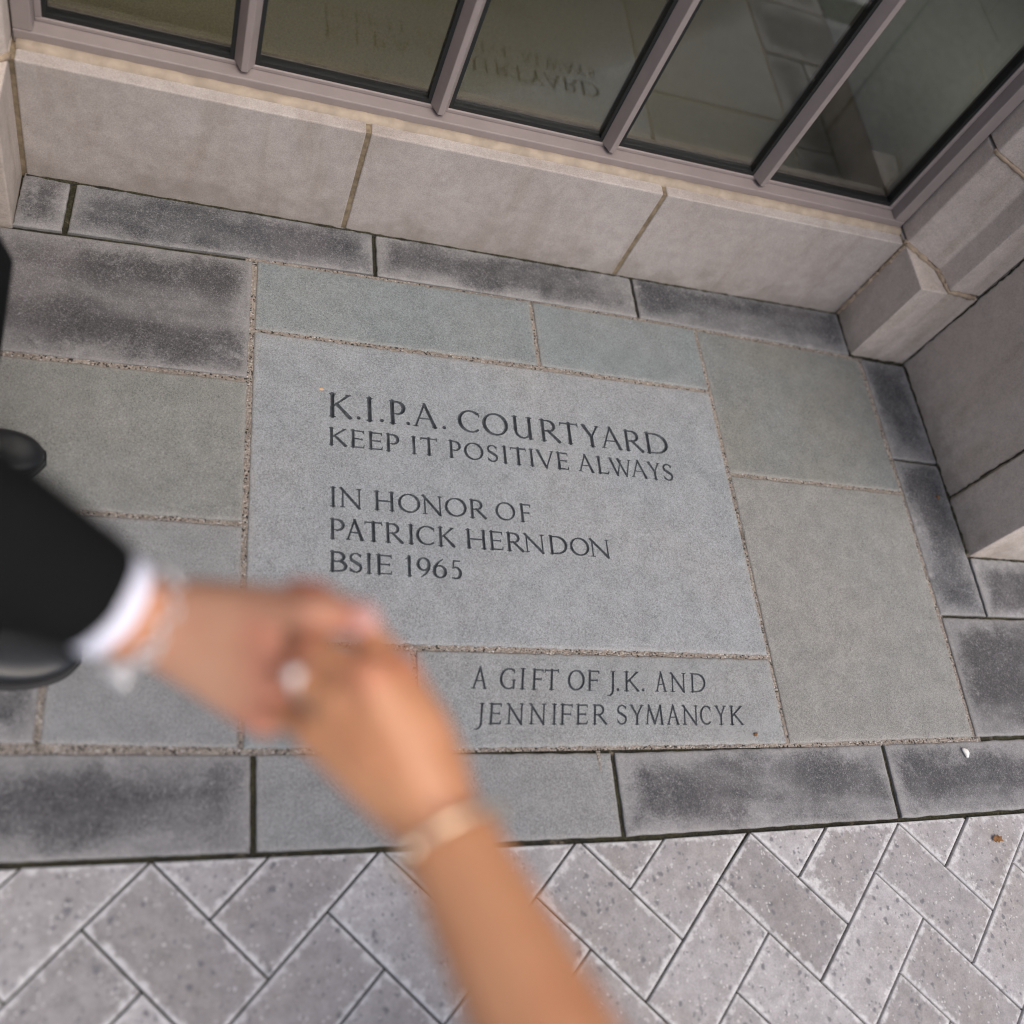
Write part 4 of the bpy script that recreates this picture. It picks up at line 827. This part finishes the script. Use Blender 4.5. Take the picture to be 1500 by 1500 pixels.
b.seg(b.ball((wx, wy, 0.92), (0.16, 0.10, 0.09)), b.ball((wx, wy, 1.08), (0.12, 0.085, 0.07))); b.seg(b.ball((wx, wy, 1.08), (0.12, 0.085, 0.07)), b.ball((wx, wy, 1.27), (0.14, 0.095, 0.08)))
b.seg(b.ball((wx, wy, 1.345), (0.13, 0.06, 0.04)), b.ball(sh, 0.047)); b.seg(b.ball((wx, wy, 1.345), (0.13, 0.06, 0.04)), b.ball((wx + .17, wy - .02, 1.355), 0.047))
b.seg(b.ball((wx, wy, 1.37), 0.045), b.ball((wx, wy + .015, 1.47), 0.043)); hw = V(wx - .005, wy + .035, 1.56)
b.seg(b.ball(hw + V(0, -.015, .03), (.073, .09, .085)), b.ball(hw + V(0, .035, -.065), (.045, .042, .035))); b.seg(b.ball(hw + V(0, .073, .015), .010), b.ball(hw + V(0, .09, -.02), .012)); b.seg(b.ball(hw + V(-.018, .064, -.052), .009), b.ball(hw + V(.018, .064, -.052), .009))
for sx in (1, -1): b.seg(b.ball(hw + V(sx * .073, -.005, .01), (.008, .013, .024)), b.ball(hw + V(sx * .07, 0, -.018), (.006, .008, .01)))
re_, rw = V(wx + .215, wy - .02, 1.09), V(wx + .19, wy + .09, 0.89)
b.limb([V(wx + .17, wy - .02, 1.355), re_, rw], [0.043, 0.035, 0.023]); b.seg(b.ball(rw, .02), b.ball(rw + V(-.01, .02, -.08), (.012, .034, .03)))
for dy in (-.02, 0, .02, .038): b.limb([rw + V(-.01, dy, -.09), rw + V(-.014, dy + .012, -.13), rw + V(-.028, dy + .01, -.155)], [.009, .008, .007])
b.limb([rw + V(-.012, .045, -.04), rw + V(-.02, .07, -.07), rw + V(-.026, .072, -.095)], [.0115, .009, .0075])
for sx in (1, -1): b.limb([V(wx + sx * .085, wy, .88), V(wx + sx * .075, wy + .01, .47), V(wx + sx * .07, wy - .03, .08)], [.085, .055, .033]); b.seg(b.ball((wx + sx * .07, wy - .04, .045), (.03, .035, .04)), b.ball((wx + sx * .075, wy + .10, .018), (.04, .04, .016)))
b.build('body', M_SKIN_F, woman, 0.0022, 3, 0.5, [(HF[k], 0.020) for k in ('tip_i', 'dip_i')] + [(HF[k], 0.012) for k in ('pip_i', 'pip_m', 'pip_r', 'pip_p', 'mcp_i', 'mcp_m')])
h = Body(); h.seg(h.ball(hw + V(0, -.03, .05), (.083, .09, .08)), h.ball(hw + V(0, .01, .085), (.06, .06, .04))); h.seg(h.ball(hw + V(0, -.05, .02), (.08, .06, .06)), h.ball((wx, wy - .07, 1.36), (.085, .035, .06))); h.build('hair', M_HAIR, woman, 0.006, 2)
t = Body(); t.seg(t.ball((wx, wy, 1.25), (.152, .107, .05)), t.ball((wx, wy, 1.08), (.128, .095, .06))); t.seg(t.ball((wx, wy, 1.08), (.128, .095, .06)), t.ball((wx, wy, .90), (.172, .12, .08))); t.seg(t.ball((wx, wy, .90), (.172, .12, .08)), t.ball((wx, wy - .02, .30), (.18, .125, .02))); t.build('dress', M_DRESS, woman, 0.006, 3)
# bangle and stud
bm = bmesh.new(); bgc = wr - fb * 0.012; add_torus(bm, bgc, fb, 0.0335, 0.0021, 48, 8); bg_ = bm_obj('bangle', bm, M_GOLD, woman, True)
bm = bmesh.new(); bmesh.ops.create_icosphere(bm, subdivisions=3, radius=0.0042); sp = bgc - axf[0] * 0.022 + axf[1] * 0.026
best = None
for i in range(360):
    a = math.radians(i); p = bgc + (axf[0] * math.cos(a) + axf[1] * math.sin(a)) * 0.0335
    d = (p - V(0.1399, 0.0830, 1.0651)).length
    if best is None or d < best[0]: best = (d, p)
for v in bm.verts: v.co += best[1]
bm_obj('stud', bm, M_GOLD, bg_, True)
# ring with a raised stone
fd = (HF['pip_r'] - HF['mcp_r']).normalized(); rc = HF['mcp_r'].lerp(HF['pip_r'], 0.62); rn = (view2 - fd * view2.dot(fd)).normalized()
bm = bmesh.new(); add_torus(bm, rc, fd, 0.0104, 0.0011, 32, 6); rg = bm_obj('ring', bm, M_SILVER, woman, True)
bm = bmesh.new(); gx, gy, gz = basis(rn, fd); g0 = rc + rn * 0.0115; n = 8; r0, r1, r2 = [], [], []
for i in range(n):
    a = 2 * math.pi * (i + .5) / n; e = gx * math.cos(a) + gy * math.sin(a)
    r0.append(bm.verts.new(g0 + e * 0.0014)); r1.append(bm.verts.new(g0 + e * 0.0044 + rn * 0.0036)); r2.append(bm.verts.new(g0 + e * 0.0032 + rn * 0.0056))
for i in range(n):
    k2 = (i + 1) % n; bm.faces.new((r0[i], r0[k2], r1[k2], r1[i])); bm.faces.new((r1[i], r1[k2], r2[k2], r2[i]))
bm.faces.new(r2); bm.faces.new(list(reversed(r0))); bm_obj('gem', bm, M_GEM, rg)
